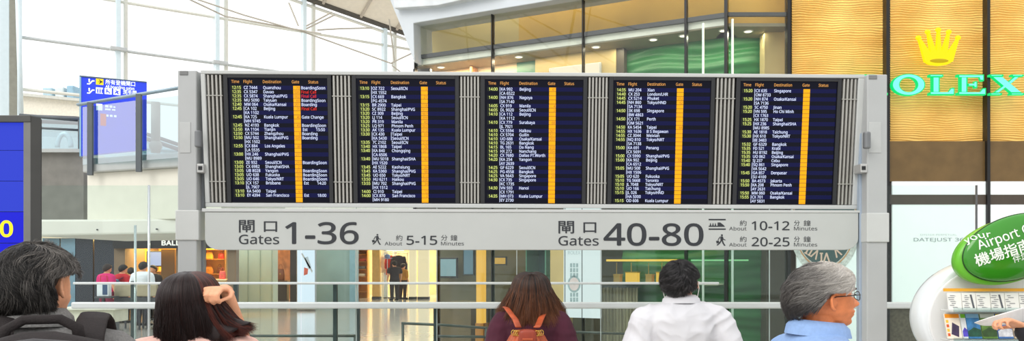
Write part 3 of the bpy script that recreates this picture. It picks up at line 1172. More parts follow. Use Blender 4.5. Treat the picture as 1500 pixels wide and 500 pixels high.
# ------------------------------------------------------------------ watch shop, street level
fslab(MB(), 806, 826, 0, 0, -.02, .3, 0, 0, 2.36).build('khaki_pilaster', khaki, shop)
fslab(MB(), 640, 1000, 0, 0, 1.55, .05, 0, 0, 2.36).build('olive_back_wall', olive, shop)
gslab(MB(), 1122, 1168, 0, 0, .35, .3, 0, z0=0, z1=2.36).build('brown_pier', brown, shop)
gslab(MB(), 1262, 1302, 0, 0, .2, .1, 0, z0=0, z1=2.6).build('brown_pier', brown, shop)
# dial poster
dp_ = thing('watch_poster', 'white poster of a huge dark green watch dial behind the gate sign', 'poster', P(1214, 447, CY))
gslab(MB(), 1167, 1262, 300, 520, .06, .03, z0=.2).build('panel', wp_m, dp_)
q = lambda x, y, o=0.0: P(x, y, CY + .058 - o)
ctr = (1208, 322)


def disc(mb, rx, ry, o, r0=0.0, n=64):
    if r0 == 0:
        mb.poly([q(ctr[0] + rx * math.cos(2 * PI * i / n), ctr[1] + ry * math.sin(2 * PI * i / n), o) for i in range(n)])
    else:
        A_ = [q(ctr[0] + rx * math.cos(2 * PI * i / n), ctr[1] + ry * math.sin(2 * PI * i / n), o) for i in range(n)]
        B_ = [q(ctr[0] + rx * r0 * math.cos(2 * PI * i / n), ctr[1] + ry * r0 * math.sin(2 * PI * i / n), o) for i in range(n)]
        mb.loft([A_, B_], False, False)
    return mb


disc(MB(), 54, 83, .002, .80).build('bezel_print', mat('print_silver', (206, 208, 204), .4, var=.2, vscale=30), dp_)
disc(MB(), 44.5, 68, .003).build('dial_print', mat('print_dial', (70, 92, 92), .4), dp_)
num = MB()
for i, s_ in enumerate(('XII', 'I', 'II', 'III', 'IV', 'V', 'VI', 'VII', 'VIII', 'IX', 'X', 'XI')):
    a = PI / 2 - i * PI / 6
    cx_, cy_ = ctr[0] + 36 * math.cos(a), ctr[1] - 55 * math.sin(a)
    up = V((math.cos(a), 0, math.sin(a)))
    rt = V((up.z, 0, -up.x))
    text(num, s_, q(cx_, cy_, .005) - up * .05, rt, up, .15, .9, bold=.03, align='C')
num.build('numeral_print', mat('print_rose', (222, 190, 172), .4), dp_)
disc(MB(), 47, 72, .004, .965).build('track_print', mat('print_gold', (196, 150, 110), .4), dp_)
# bracelet poster
bp_ = thing('watch_poster', 'tall white backlit poster of an upright watch and bracelet', 'poster', FP(852, 467, -.03))
fslab(MB(), 825.5, 880, 300, 467, -.035, .03).build('light_panel', glow('poster_white', (236, 245, 246), .8), bp_, bevel=.003)
for px in (827.5, 852.5):
    fslab(MB(), px - .5, px + .5, 300, 467, -.039, .004).build('panel_joint', grey_dark, bp_)
lk, fc = MB(), MB()
ppt = lambda x, y, o=.003: FP(x, y, -.035 - o)
for k in range(9):
    y = 386 + k * 7.2
    if 2.3 < k < 5.4:
        continue
    for dx_, wd in ((-4.4, 3), (0, 3.4), (4.4, 3)):
        lk.poly([ppt(841 + dx_ - wd / 2, y), ppt(841 + dx_ + wd / 2, y), ppt(841 + dx_ + wd / 2, y + 6), ppt(841 + dx_ - wd / 2, y + 6)])
lk.build('bracelet_print', mat('print_steel', (158, 176, 180), .4, var=.15, vscale=40), bp_)
fc.poly([ppt(841 + 9.5 * math.cos(2 * PI * i / 32), 416.5 + 12.5 * math.sin(2 * PI * i / 32)) for i in range(32)])
fc.build('case_print', mat('print_steel', (158, 176, 180)), bp_)
MB().poly([ppt(841 + 7.2 * math.cos(2 * PI * i / 32), 416.5 + 9.6 * math.sin(2 * PI * i / 32), .005) for i in range(32)]).build('dial_print', mat('print_pink', (222, 204, 204), .4), bp_)
mb = MB()
A_ = ppt(832, 373)
textfit(mb, 'ROLEX', A_, FD, V((0, 0, 1)), (ppt(850, 373) - A_).length, .045)
mb.build('lettering', mat('print_steel', (158, 176, 180)), bp_)

# lit display boxes on a shelf and light strips
gold_lamp = glow('warm_light_strip', (255, 206, 90), 1.0)
ds = thing('display_ledge', 'pale ledge with a gold light strip inside the watch shop', 'shelf', FP(960, 417, .3))
fslab(MB(), 880, 1052, 414.6, 418.4, .25, .3).build('ledge', mat('ledge_white', (222, 220, 208), .4), ds, bevel=.004)
fslab(MB(), 888, 996, 380.3, 383.2, .5, .02).build('light_strip', gold_lamp, ds)
fslab(MB(), 1012, 1096, 380.6, 382.6, .4, .02).build('light_strip', glow('green_light_strip', (150, 226, 160), .8), ds)
fx = None
for k, px in enumerate((924.5, 969.5, 903, 950)):
    big = k < 2
    lab = ['bright gold lit watch display box nearest the white bracelet poster', 'bright gold lit watch display box just behind the white shirted man', 'small dim display box between poster and first gold box', 'small dim display box between the two gold boxes'][k]
    o_ = thing('display_box', lab, 'display box', FP(px, 414.6, .3), 0, 'display boxes on the watch shop ledge')
    w_ = 8.5 if big else 4.5
    y_ = 399.5 if big else 403
    fslab(MB(), px - w_, px + w_, y_, 414.6, .32, .12).build('box', glow('gold_box', (255, 200, 84), .85) if big else mat('dim_box', (176, 140, 70), .5), o_, bevel=.004)
    fslab(MB(), px - w_ - .6, px + w_ + .6, y_ - 1, y_ + .6, .31, .14).build('lid', mat('gold_lid', (190, 150, 60), .3, .5), o_)
    fslab(MB(), px - .4, px + .4, 385, y_ - .8, .37, .01).build('hanging_wire', mat('gold_lid', (190, 150, 60)), o_)
cu = thing('drape', 'grey beige drape hanging under the display ledge', 'curtain', FP(905, 480, .45))
pts = []
for i in range(41):
    px = 882 + i * 1.3
    pts.append((px, .42 + .03 * math.sin(i * 1.7) + .015 * math.sin(i * .6)))
ra = [V((FP(x, 0, o).x, FP(x, 0, o).y, .5)) for x, o in pts]
rb = [V((FP(x, 0, o).x, FP(x, 0, o).y, EYE - .33)) for x, o in pts]
MB().loft([ra, [p + V((0, 0, .3)) for p in ra], rb], False, False, closed=False).build('cloth', mat('drape_beige', (168, 156, 136), .8), cu, smooth=True)
fslab(MB(), 881, 937, 0, 0, .40, .06, 0, EYE - .34, EYE - .31).build('track', grey_dark, cu)

# glowing door pillar and furniture in the dark shop front
gp = thing('lit_pillar', 'narrow glowing amber pillar inside the dark shop front', 'lit pillar', FP(701.5, 500, .5))
fslab(MB(), 697.5, 706.5, 0, 0, .5, .12, 0, .02, 2.2).build('light_panel', glow('amber_panel', (255, 190, 84), .95), gp, bevel=.004)
fslab(MB(), 696, 708, 0, 0, .48, .18, 0, 0, .75).build('foot', mat('amber_wood', (190, 120, 40), .4), gp, bevel=.005)
scn = thing('reflection_panel', 'pale blue glowing panel standing for a window reflection in the dark shop', 'screen', FP(655, 408, 1.3))
fslab(MB(), 642, 669, 378, 408, 1.3, .05).build('housing', black, scn, bevel=.004)
fslab(MB(), 643.5, 667.5, 380, 405, 1.292, .008).build('display', glow('pale_blue_reflection', (150, 180, 192), .75), scn)  # glow takes the place of a window reflected in the shop glass
scn = thing('reflection_panel', 'small slate blue panel standing for a window reflection, left of the amber pillar', 'screen', FP(685, 404, 1.3))
fslab(MB(), 678, 694, 362, 404, 1.3, .05).build('housing', black, scn, bevel=.004)
fslab(MB(), 679.5, 692.5, 366, 402, 1.292, .008).build('display', glow('slate_blue_reflection', (112, 140, 160), .7), scn)  # second glowing stand-in for the bluish window reflection
scn = thing('wall_sign', 'small amber light panel right of the amber pillar', 'light panel', FP(729, 389, 1.2))
fslab(MB(), 719, 741, 376, 389, 1.2, .05).build('housing', black, scn, bevel=.004)
fslab(MB(), 720, 740, 378, 387, 1.192, .008).build('face', glow('amber_sign', (226, 170, 70), .8), scn)
gt = thing('glass_cabinet', 'teal tinted upright glass cabinet beside the khaki pilaster', 'cabinet', FP(785, 500, .6))
fslab(MB(), 770, 800, 0, 0, .9, .04, 0, 0, 2.2).build('back_panel', mat('teal_dark', (52, 96, 96), .3), gt)
fslab(MB(), 770, 800, 0, 0, .5, .4, 0, 0, .5).build('base', brown, gt, bevel=.005)
fslab(MB(), 770, 771.5, 0, 0, .5, .4, 0, .5, 2.2).build('side_glass', teal, gt)
fslab(MB(), 798, 800, 0, 0, .5, .4, 0, .5, 2.2).build('side_glass', teal, gt)
for z in (.95, 1.4, 1.85):
    fslab(MB(), 771, 799, 0, 0, .55, .34, 0, z, z + .012).build('shelf', teal, gt)
gt = thing('service_counter', 'dark bronze service counter behind the dark shop glass', 'counter', FP(672, 500, .9))
fslab(MB(), 645, 690, 0, 0, .7, .6, 0, 0, 1.0).build('body', mat('bronze_counter', (104, 84, 52), .4, var=.1), gt, bevel=.01)
fslab(MB(), 643, 692, 0, 0, .66, .68, 0, 1.0, 1.04).build('worktop', mat('stone_top', (150, 140, 118), .2), gt, bevel=.005)
# ------------------------------------------------------------------ balcony at the left with glass balustrade
def V2(px, d, z):
    return V(((px - 750) * d / F, d, z))


bal = sroot('trim_1', 'upper walkway edge with grey fascia', P(190, 240, 12.6))
fas = mat('fascia_grey', (176, 180, 178), .5, var=.03)
bulk = mat('bulkhead_cream', (222, 219, 206), .55, var=.02)
conc = mat('concrete_grey', (124, 122, 116), .7, var=.10, vscale=5)
ZT, ZBm = 3.30, 3.08
A1, A2 = V2(121, 13.0, 0), V2(320, 11.9, 0)
b = MB()
b.prism([A1 + V((0, 0, ZBm)), A2 + V((0, 0, ZBm)), V((A2.x, 15.5, ZBm)), V((A1.x, 15.5, ZBm))], (0, 0, ZT - ZBm))
b.build('fascia', fas, bal, bevel=.02)
b = MB()
b.prism([A1 + V((.01, .12, 2.31)), A2 + V((0, .12, 2.31)), V((A2.x, 15.4, 2.31)), V((A1.x + .01, 15.4, 2.31))], (0, 0, ZBm - 2.31))
b.build('bulkhead', bulk, bal, bevel=.01)
b = MB()
a, c = P(20, 328, 14.4), P(122.5, 219, 14.4)
b.box(a.x, c.x, 14.4, 14.7, 2.3, c.z).build('concrete_wall', conc, bal)
b = MB()
b.prism([V2(50, 12.75, 2.06), V2(150, 12.7, 2.08), V2(320, 12.3, 2.10), V2(320, 12.3, 2.32), V2(150, 12.7, 2.32), V2(50, 12.75, 2.32)], (0, 3.0, 0))
b.build('ceiling_beam', mat('beam_white', (222, 219, 211), .5, var=.03, vscale=2), bal, bevel=.03)
for px in (142, 229):
    MB().cyl(V2(px, 12.7 - (px - 142) * .0025 - .012, 2.16), (0, 1, 0), .012, .03, 10).build('bolt', grey_dark, bal)
MB().prism([V2(20, 14.3, ZT + .28), V2(121, 14.3, ZT + .28), V2(121, 17, ZT + .28), V2(20, 17, ZT + .28)], (0, 0, .06)).build('walkway_floor', fas, bal)

bst = thing('balustrade', 'glass balustrade with grey sloping handrail on the upper walkway', 'balustrade', P(190, 236, 12.6))
hr0, hr1 = P(115, 153.5, 13.0), P(300, 122.5, 11.85)
MB().tube([hr0, hr1], .042, 10, flat=.6).build('handrail', mat('rail_blue_grey', (150, 170, 182), .35, .2), bst, smooth=True)
dpost = mat('post_dark_grey', (88, 94, 98), .45, .1)
for px, d in ((134.5, 12.9), (205.5, 12.42), (278, 12.0)):
    a = V2(px, d, 0)
    zr = hr0.z + (hr1.z - hr0.z) * (px - 115) / 185
    MB().box(a.x - .042, a.x + .042, d - .07, d - .02, ZBm - .06, zr).build('post', dpost, bst, bevel=.006)
gbl = glass('balustrade_glass', (222, 238, 242), .40)
for x0, d0, x1, d1 in ((121, 12.99, 134, 12.9), (136, 12.9, 205, 12.42), (207, 12.42, 277, 12.0)):
    a, c = V2(x0, d0, 0), V2(x1, d1, 0)
    MB().obox(V((a.x, a.y, ZT - .1)), V((c.x - a.x, c.y - a.y, 0)), (0, .012, 0), (0, 0, hr0.z - ZT + .06)).build('glass_pane', gbl, bst)
bs2 = thing('balustrade', 'low dark railed glass balustrade over the grey concrete wall', 'balustrade', P(70, 219, 14.4))
MB().tube([P(30, 169, 14.35), P(121, 176, 14.35)], .045, 8, flat=.7).build('handrail', dpost, bs2, smooth=True)
MB().tube([P(30, 186, 14.35), P(121, 191, 14.35)], .02, 8).build('rail', dpost, bs2, smooth=True)
a, c = P(30, 219, 14.36), P(121, 176, 14.36)
MB().box(a.x, c.x, 14.36, 14.375, a.z, c.z + .02).build('glass_pane', gbl, bs2)
MB().box(c.x - .05, c.x, 14.3, 14.4, a.z, c.z).build('post', dpost, bs2)

# ------------------------------------------------------------------ blue wayfinding sign
wr = math.radians(2.4)
wex = V((math.cos(wr), math.sin(wr) * 1.0, 0))
wz = V((0, 0, 1))
wn = wex.cross(wz)
WO = P(118, 230, 14.0)
wex = (V((P(215, 0, 14.42) - P(118, 0, 14.0)).to_tuple()[:2] + (0,))).normalized()
wn = wex.cross(wz)
wfs = thing('wayfinding_sign', 'tall blue airport direction sign reading all boarding gates', 'sign', (WO.x, WO.y, ZT))
wp = lambda px, py, w_=0.0: on_plane(px, py, WO, wn) + wn * w_
blue = mat('sign_blue', (34, 62, 214), .35, emis=(30, 60, 220), estr=.35, var=.03)
MB().prism([wp(119, 113), wp(215, 121), wp(215, 219), wp(119, 228)], -wn * .16).build('panel', blue, wfs, bevel=.004)
MB().prism([wp(116.4, 111.5, .01), wp(119, 112, .01), wp(119, 229, .01), wp(116.4, 229, .01)], -wn * .18).build('side_trim', mat('trim_pale_blue', (150, 190, 214), .3, .2), wfs)
MB().prism([wp(116.4, 110.6, .01), wp(215, 119.8, .01), wp(215, 121.3, .01), wp(116.4, 112.4, .01)], -wn * .18).build('top_trim', mat('trim_slate', (90, 110, 130), .4), wfs)
wt = mat('sign_white_print', (240, 246, 255), .5, emis=(240, 246, 255), estr=.5)
yel = mat('sign_yellow', (250, 214, 20), .5, emis=(250, 214, 20), estr=.4)
red = mat('sign_red', (206, 60, 70), .5, emis=(206, 60, 70), estr=.25)
wrow = lambda y, x: y + 1.2 + (x - 118) * .088 * (300 - (y - 110)) / 300   # rows drop slightly to the far side


def wtext(s, x0, x1, y0, y1, bold=.012):
    mb = MB()
    yb0, yb1 = wrow(y1, x0), wrow(y1, x1)
    A_, B_, C_ = wp(x0, yb0, .002), wp(x1, yb1, .002), wp(x0, wrow(y0, x0), .002)
    textfit(mb, s, A_, wex, wz, (B_ - A_).dot(wex), (C_ - A_).length, bold)
    return mb.build('lettering', wt, wfs)


def wquad(mb, x0, x1, y0, y1, w_=.002):
    return mb.poly([wp(x0, wrow(y0, x0), w_), wp(x0, wrow(y1, x0), w_), wp(x1, wrow(y1, x1), w_), wp(x1, wrow(y0, x1), w_)])


def wpoly(mb, pts, w_=.003):
    return mb.poly([wp(x, wrow(y, x), w_) for x, y in pts])


wtext('所有登機閘口', 154.5, 198, 111.8, 119.3)
wtext('All boarding gates', 154.5, 197, 120, 126, .02)
wtext('洗手間', 180, 200, 125, 132)
for y in (112.5, 126):
    mb = MB()
    wpoly(mb, [(127.5, y + 7.5), (130.5, y + 7.5), (135, y + 2.5), (138.5, y + 2.5), (138.5, y + 4.2), (136, y + 4.2), (131.5, y + 9.2), (127.5, y + 9.2)])
    wpoly(mb, [(129.5, y + 1), (131, y + .4), (132, y + 1.6), (131.5, y + 5.6), (129.8, y + 6)])
    mb.build('escalator_pictogram', wt, wfs)
wquad(MB(), 140.5, 151.5, 111.8, 120.8).build('gate_symbol', yel, wfs)
mb = MB()
wpoly(mb, [(142, 116.8), (147, 115.6), (144.5, 113), (145.6, 113), (149, 115.4), (150.6, 115.6), (150.6, 116.8), (149, 117), (145.6, 119.6), (144.5, 119.6), (147, 117)], .0035)
mb.build('aeroplane_pictogram', black, wfs)
for k, x in enumerate((140.5, 153.2, 166)):
    wquad(MB(), x, x + 10.4, 124.8, 133.8).build('symbol_box', wt, wfs)
    mb = MB()
    if k == 0:
        for xx in (142.2, 145.6, 149):
            wpoly(mb, [(xx, 127.4), (xx + 2, 127.4), (xx + 1.8, 133), (xx + .2, 133)], .0035)
            wpoly(mb, [(xx + .5, 125.6), (xx + 1.5, 125.6), (xx + 1.5, 126.9), (xx + .5, 126.9)], .0035)
    elif k == 1:
        wpoly(mb, [(156, 126), (157.4, 126), (157.4, 129.5), (160, 129.5), (161.6, 132.4), (160.6, 132.9), (159.2, 130.8), (156, 130.8)], .0035)
        for i in range(10):
            a0, a1 = PI * (.55 + i * .115), PI * (.55 + (i + 1) * .115)
            wpoly(mb, [(157.4 + r2 * math.cos(a_), 130.6 + r2 * .95 * math.sin(-a_) * -1) for r2, a_ in ((2.6, a0), (2.6, a1), (1.9, a1), (1.9, a0))], .0035)
    else:
        wpoly(mb, [(168, 131), (171, 127.5), (174.5, 128.2), (172.6, 130), (174.4, 132.6), (172.6, 132.8), (170.6, 130.4), (169, 132.4)], .0035)
        wpoly(mb, [(169.2, 126), (170.8, 126), (170.8, 127.4), (169.2, 127.4)], .0035)
    mb.build('symbol_print', blue, wfs)
wquad(MB(), 141, 150, 149, 158.5).build('symbol_box', wt, wfs)
mb = MB()
for x, w_, y, h_ in ((154, 5, 150, 3.4), (160.5, 4, 150, 3.4), (166, 3, 151, 2.4), (154, 8, 155, 2.4), (164, 5, 155.4, 2), (156, 3, 164, 3), (161, 4, 164, 3), (167, 3.6, 164, 3)):
    wquad(mb, x, x + w_, y, y + h_)
mb.build('faded_print', wt, wfs)
wquad(MB(), 147, 155.5, 163, 181).build('red_patch', red, wfs)

# ------------------------------------------------------------------ escalator balustrades beyond the walkway glass
esc = thing('escalator', 'pale escalator with dark handrails sloping behind the walkway glass', 'escalator', P(170, 250, 17))
ev = mat('escalator_pale', (206, 226, 230), .3, .2, var=.03)
for k, (d, dy) in enumerate(((16.4, 0), (17.6, -7))):
    top = [(56, 178 + dy), (110, 180 + dy), (150, 185 + dy), (190, 196 + dy), (235, 210 + dy), (300, 232 + dy)]
    MB().tube([P(x, y, d) for x, y in top], .04, 8, mi=0).build('handrail', grey_dark, esc, smooth=True)
    MB().prism([P(x, y + 1.5, d) for x, y in top] + [P(x, y + 22, d) for x, y in top[::-1]], (0, .05, 0)).build('side_panel', gbl, esc)
    MB().prism([P(x, y + 22, d) for x, y in top] + [P(x, y + 44, d) for x, y in top[::-1]], (0, .08, 0)).build('skirt', ev, esc)
arc = thing('escalator_hood', 'pale curved metal hoop standing on the upper walkway behind glass', 'hoop', P(94, 222, 16))
MB().tube([P(84 + 10 * (1 - math.cos(t)), 216 - 20 * math.sin(t), 16) for t in [PI * i / 14 for i in range(15)]], .05, 10, flat=.5).build('hoop', mat('hoop_pale', (190, 216, 222), .3, .3), arc, smooth=True)
pl = thing('walkway_post', 'grey brown cylindrical post on the walkway by the board', 'post', P(228, 222, 12.9))
MB().tube([P(228, 224, 12.9), P(228, 150, 12.9)], .07, 14).build('shaft', mat('post_taupe', (164, 158, 148), .5), pl, smooth=True)
MB().ell(P(228, 214, 12.9), (.1, .1, .1), 16, 10).build('base_ball', mat('post_taupe', (164, 158, 148)), pl, smooth=True)

# ------------------------------------------------------------------ shops across the hall, left
sw = sroot('wall_left', 'shop row across the hall', P(180, 0, 24))
navy = mat('dark_navy_glass', (40, 44, 54), .15, var=.12, vscale=1.5, spec=.6)
taupe = mat('taupe_pillar', (128, 108, 86), .5)
orange = mat('warm_shop_wall', (244, 190, 78), .6, var=.05)
shopdark = mat('shop_black', (34, 32, 32), .4)


def db(x0, x1, z0, z1, d, th, m, name, parent, bevel=0.0):
    a, c = (x0 - 750) * d / F, (x1 - 750) * d / F
    return MB().box(a, c, d, d + th, z0, z1).build(name, m, parent, bevel=bevel)


for k, (x0, x1) in enumerate(((62, 87), (89, 110), (111, 136), (138, 167))):
    db(x0, x1, 0, 2.45, 24, .1, [mat('bluegrey_glass', (120, 150, 168), .2, var=.2, vscale=1), mat('bluegrey_glass', (120, 150, 168)), navy, navy][k], 'dark_shop_pane', sw)
db(60, 170, 2.42, 2.7, 23.9, .2, mat('ceil_cream', (226, 208, 180), .6), 'header', sw)
db(167, 183, 0, 2.4, 24, .5, taupe, 'pillar', sw)
db(165, 345, 2.06, 2.36, 23.85, .25, shopdark, 'shop_fascia', sw)
db(60, 345, 2.36, 2.7, 23.8, 4, mat('ceil_cream', (226, 208, 180)), 'shop_ceiling', sw)
db(60, 345, 2.7, 4.4, 23.9, .2, bulk, 'upper_panel', sw)
db(180, 343, 0, 2.6, 26.6, .1, orange, 'shop_back_wall', sw)
db(258, 294, 0, 2.4, 24, .4, taupe, 'partition_pier', sw)
db(176, 181, 0, 2.4, 24.2, 2.4, taupe, 'side_pier', sw)
db(236, 256, 0, 2.05, 24.6, .3, mat('brown_panel', (120, 88, 44), .5), 'brown_panel', sw)
db(333, 346, 0, 2.6, 24, .25, taupe, 'end_pier', sw)
wl = thing('shop_lettering', 'white serif shop name letters on a black fascia over the bag shop', 'sign', P(250, 360, 23.8))
bal_l = MB()
textfit(bal_l, 'BALLY', P(236.5, 360, 23.82), V((1, 0, 0)), V((0, 0, 1)), 34 * 23.82 / F, 7.6 * 23.82 / F, .045, .02)
bal_l.build('lettering', glow('sign_white_light', (255, 250, 240), 1.0), wl)
ls_ = db(186, 243, P(0, 363.4, 24.3).z, P(0, 361.4, 24.3).z, 24.3, .05, glow('warm_tube', (255, 220, 140), 1.1), 'light_strip', sw)
lo_ = thing('ceiling_lamp', 'white oval lamp under the ceiling left of the bag shop', 'ceiling lamp', P(97, 346, 21))
MB().ell(P(97, 341, 21), (.42, .3, .10), 28, 10).build('diffuser', glow('lamp_white', (246, 252, 255), 1.05), lo_, smooth=True)
MB().cyl(P(97, 336, 21), (0, 0, 1), .02, 1.2, 8).build('stem', white, lo_)

tv = thing('television', 'wall television with pale blue picture in the bag shop', 'television', P(226, 392, 25.2))
db(214.5, 238.5, P(0, 391, 25.2).z, P(0, 368, 25.2).z, 25.2, .08, black, 'housing', tv, .01)
db(216, 237, P(0, 389.5, 25.2).z, P(0, 369.5, 25.2).z, 25.19, .012, glow('tv_lilac', (176, 188, 226), .95), 'screen', tv)
MB().cyl(V((P(226, 0, 25.25).x, 25.25, 0)), (0, 0, 1), .04, P(0, 391, 25.2).z, 10).build('stand', black, tv)
ct = thing('shop_counter', 'warm wooden counter in front of the bag shop television', 'counter', (P(245, 0, 25).x, 25, 0))
db(226, 257, 0, 1.36, 24.9, .3, mat('counter_wood', (196, 138, 50), .4), 'body', ct, .01)
db(225, 258, 1.36, 1.40, 24.85, .4, mat('counter_top', (236, 180, 80), .3), 'worktop', ct, .005)


def shelf_unit(name, label, x0, x1, d, zs, back, wood, z1=2.05, depth=.35):
    t = thing(name, label, 'shelving', (P((x0 + x1) / 2, 0, d).x, d, 0))
    db(x0, x1, 0, z1, d + depth, .03, back, 'back_panel', t)
    for x in (x0, x1):
        db(x - .5, x + .5, 0, z1, d, depth, wood, 'side_panel', t)
    for z in zs:
        db(x0, x1, z - .02, z, d, depth, wood, 'shelf', t)
    return t


woodw = mat('warm_wood', (206, 150, 64), .45)
glowback = mat('lit_shelf_back', (250, 200, 90), .5)
shelf_unit('bag_shelving', 'warm lit shelving behind the shoppers in the bag shop', 184, 212, 25.6, (.6, 1.2, 1.74, 2.0), glowback, woodw, 2.1)
shelf_unit('bag_shelving', 'warm lit bag shelving just right of the left board post', 296, 330, 24.6, (.5, 1.0, 1.32, 1.76, 2.05), glowback, woodw, 2.15)
BAGN = [0]


def handbag(px, d, z, w_, h_, rgb, label, group, handle=True):
    x = P(px, 0, d).x
    t = thing('handbag', label, 'handbag', (x, d, z), 0, group)
    k = 'bag_%d_%d_%d' % rgb
    m = mat(k, rgb, .45, var=.08, vscale=20)
    rings = []
    for zz, sx, sy in ((0, .46, .5), (.08, .5, .55), (.5, .5, .5), (.9, .40, .3), (1, .36, .16)):
        rings.append([V((w_ * sx * (abs(math.cos(a)) ** .5) * (1 if math.cos(a) > 0 else -1), w_ * .35 * sy * (abs(math.sin(a)) ** .5) * (1 if math.sin(a) > 0 else -1), zz * h_)) for a in [2 * PI * (i + .5) / 20 for i in range(20)]])
    MB().loft(rings).build('body', m, t, smooth=True, local=True)
    if handle:
        MB().tube([V((w_ * .24 * math.cos(a), 0, h_ * .96 + h_ * .45 * math.sin(a))) for a in [PI * i / 10 for i in range(11)]], w_ * .035, 6).build('handle', m, t, smooth=True, local=True)
    MB().box(-w_ * .06, w_ * .06, -w_ * .2, -w_ * .13, h_ * .5, h_ * .62).build('clasp', mat('brass', (210, 170, 80), .3, .7), t, local=True)
    return t


G1, G2 = 'handbags on the bag shop shelves', 'handbags on the shelving beside the board post'
handbag(187.5, 25.75, 1.74, .17, .17, (60, 36, 16), 'dark brown handbag, first on the shelf over the shoppers', G1)
handbag(196, 25.75, 1.74, .2, .16, (96, 56, 20), 'mid brown handbag, second on the shelf over the shoppers', G1)
handbag(205, 25.75, 1.74, .16, .19, (40, 26, 18), 'blackish handbag, nearest the television on the shelf over the shoppers', G1)
handbag(307, 24.75, 1.76, .22, .22, (240, 196, 70), 'yellow handbag on the shelf beside the left board post', G2)
handbag(324, 24.75, 1.76, .17, .16, (206, 50, 40), 'small red handbag on the top shelf beside the left board post', G2)
handbag(306, 24.75, 1.32, .26, .2, (236, 170, 60), 'amber handbag on the middle shelf beside the board post', G2)
handbag(322, 24.75, 1.32, .18, .2, (120, 70, 30), 'brown handbag on the middle shelf beside the board post', G2)
handbag(326, 24.3, 1.16, .2, .24, (214, 90, 84), 'coral red bag on the cream counter beside the raised hand', 'bags on the cream counter')
handbag(411, 35.5, P(0, 411, 35.5).z, .36, .5, (150, 84, 46), 'brown handbag displayed between the glass column and the light box poster', 'bags in the amber window', True)
bs_ = thing('display_plinth', 'dark plinth under the brown handbag beside the light box poster', 'plinth', (P(411, 0, 35.5).x, 35.5, 0))
db(403, 420, 0, P(0, 411, 35.5).z, 35.3, .4, mat('plinth_dark', (70, 56, 46), .4), 'block', bs_, .02)
db(402, 421, P(0, 412, 35.5).z - .02, P(0, 411, 35.5).z - .001, 35.27, .46, mat('plinth_top', (120, 90, 66), .3), 'top', bs_, .005)
cc = thing('shop_counter', 'low cream counter under the bag shelving beside the raised hand', 'counter', (P(312, 0, 24.2).x, 24.2, 0))
db(297, 331, 0, 1.12, 24.1, .35, mat('counter_cream', (226, 196, 140), .5), 'body', cc, .01)
db(296, 332, 1.12, 1.16, 24.05, .45, mat('counter_cream_top', (240, 218, 172), .4), 'worktop', cc, .005)

# seats and trolley before the shop
tan = mat('seat_tan', (172, 160, 134), .55, var=.05, vscale=12)
sf = None
for k, (px, lab) in enumerate(((183, 'tan padded waiting seat nearest the pink shopper'), (216, 'tan padded waiting seat under the white shirted shopper'), (249, 'tan padded waiting seat at the post end of its row'))):
    loc = V(((px - 750) * 20 / F, 20, 0))
    if sf is None:
        sf = thing('waiting_seat', lab, 'seat', loc, 0, 'tan waiting seats before the bag shop')
        MB().box(-.25, .25, -.05, .06, .82, 1.12).build('backrest', tan, sf, bevel=.03, local=True)
        MB().box(-.25, .25, .06, .55, .55, .66).build('seat_pad', tan, sf, bevel=.03, local=True)
        MB().box(-.27, .27, .0, .08, .50, .80).build('back_frame', grey_dark, sf, bevel=.01, local=True)
        for sx in (-.22, .22):
            MB().tube([(sx, .05, 0), (sx, .05, .55)], .025, 8).build('leg', grey_dark, sf, local=True)
            MB().tube([(sx, .5, 0), (sx, .5, .55)], .025, 8).build('leg', grey_dark, sf, local=True)
    else:
        dup(sf, loc, label=lab)
dk = thing('information_desk', 'low cream desk with a dark slot beside the grey haired man', 'desk', (P(138, 0, 15).x, 15, 0))
db(95, 166, .55, .78, 15, .6, mat('desk_cream', (226, 222, 204), .5), 'front', dk, .02)
db(92, 170, .78, .84, 14.9, .8, mat('desk_top', (240, 238, 226), .4), 'worktop', dk, .02)
db(100, 160, 0, .55, 15.1, .4, grey_dark, 'plinth', dk, .01)
db(133, 151, .68, .70, 14.985, .03, grey_dark, 'slot', dk)
stq = thing('shopping_bag', 'white and blue carrier bag beside the pink topped shopper', 'bag', (P(150, 0, 19.6).x, 19.6, .84))
db(141.5, 159, .84, 1.18, 19.6, .16, mat('carrier_white', (236, 240, 244), .6), 'body', stq, .015)
db(150, 157, .88, 1.12, 19.592, .01, mat('carrier_blue', (60, 84, 120), .6), 'print', stq)
MB().tube([(P(145, 0, 19.6).x, 19.65, 1.17), (P(146, 0, 19.6).x, 19.65, 1.33), (P(155, 0, 19.6).x, 19.65, 1.33), (P(156, 0, 19.6).x, 19.65, 1.17)], .012, 6).build('handle', mat('carrier_red', (206, 40, 60), .5), stq)
st_ = thing('side_table', 'small grey table carrying the white and blue carrier bag', 'table', (P(150, 0, 19.6).x, 19.6, 0))
db(138, 163, .80, .84, 19.5, .4, grey_dark, 'top', st_)
db(149, 152, 0, .80, 19.65, .06, grey_dark, 'leg', st_)

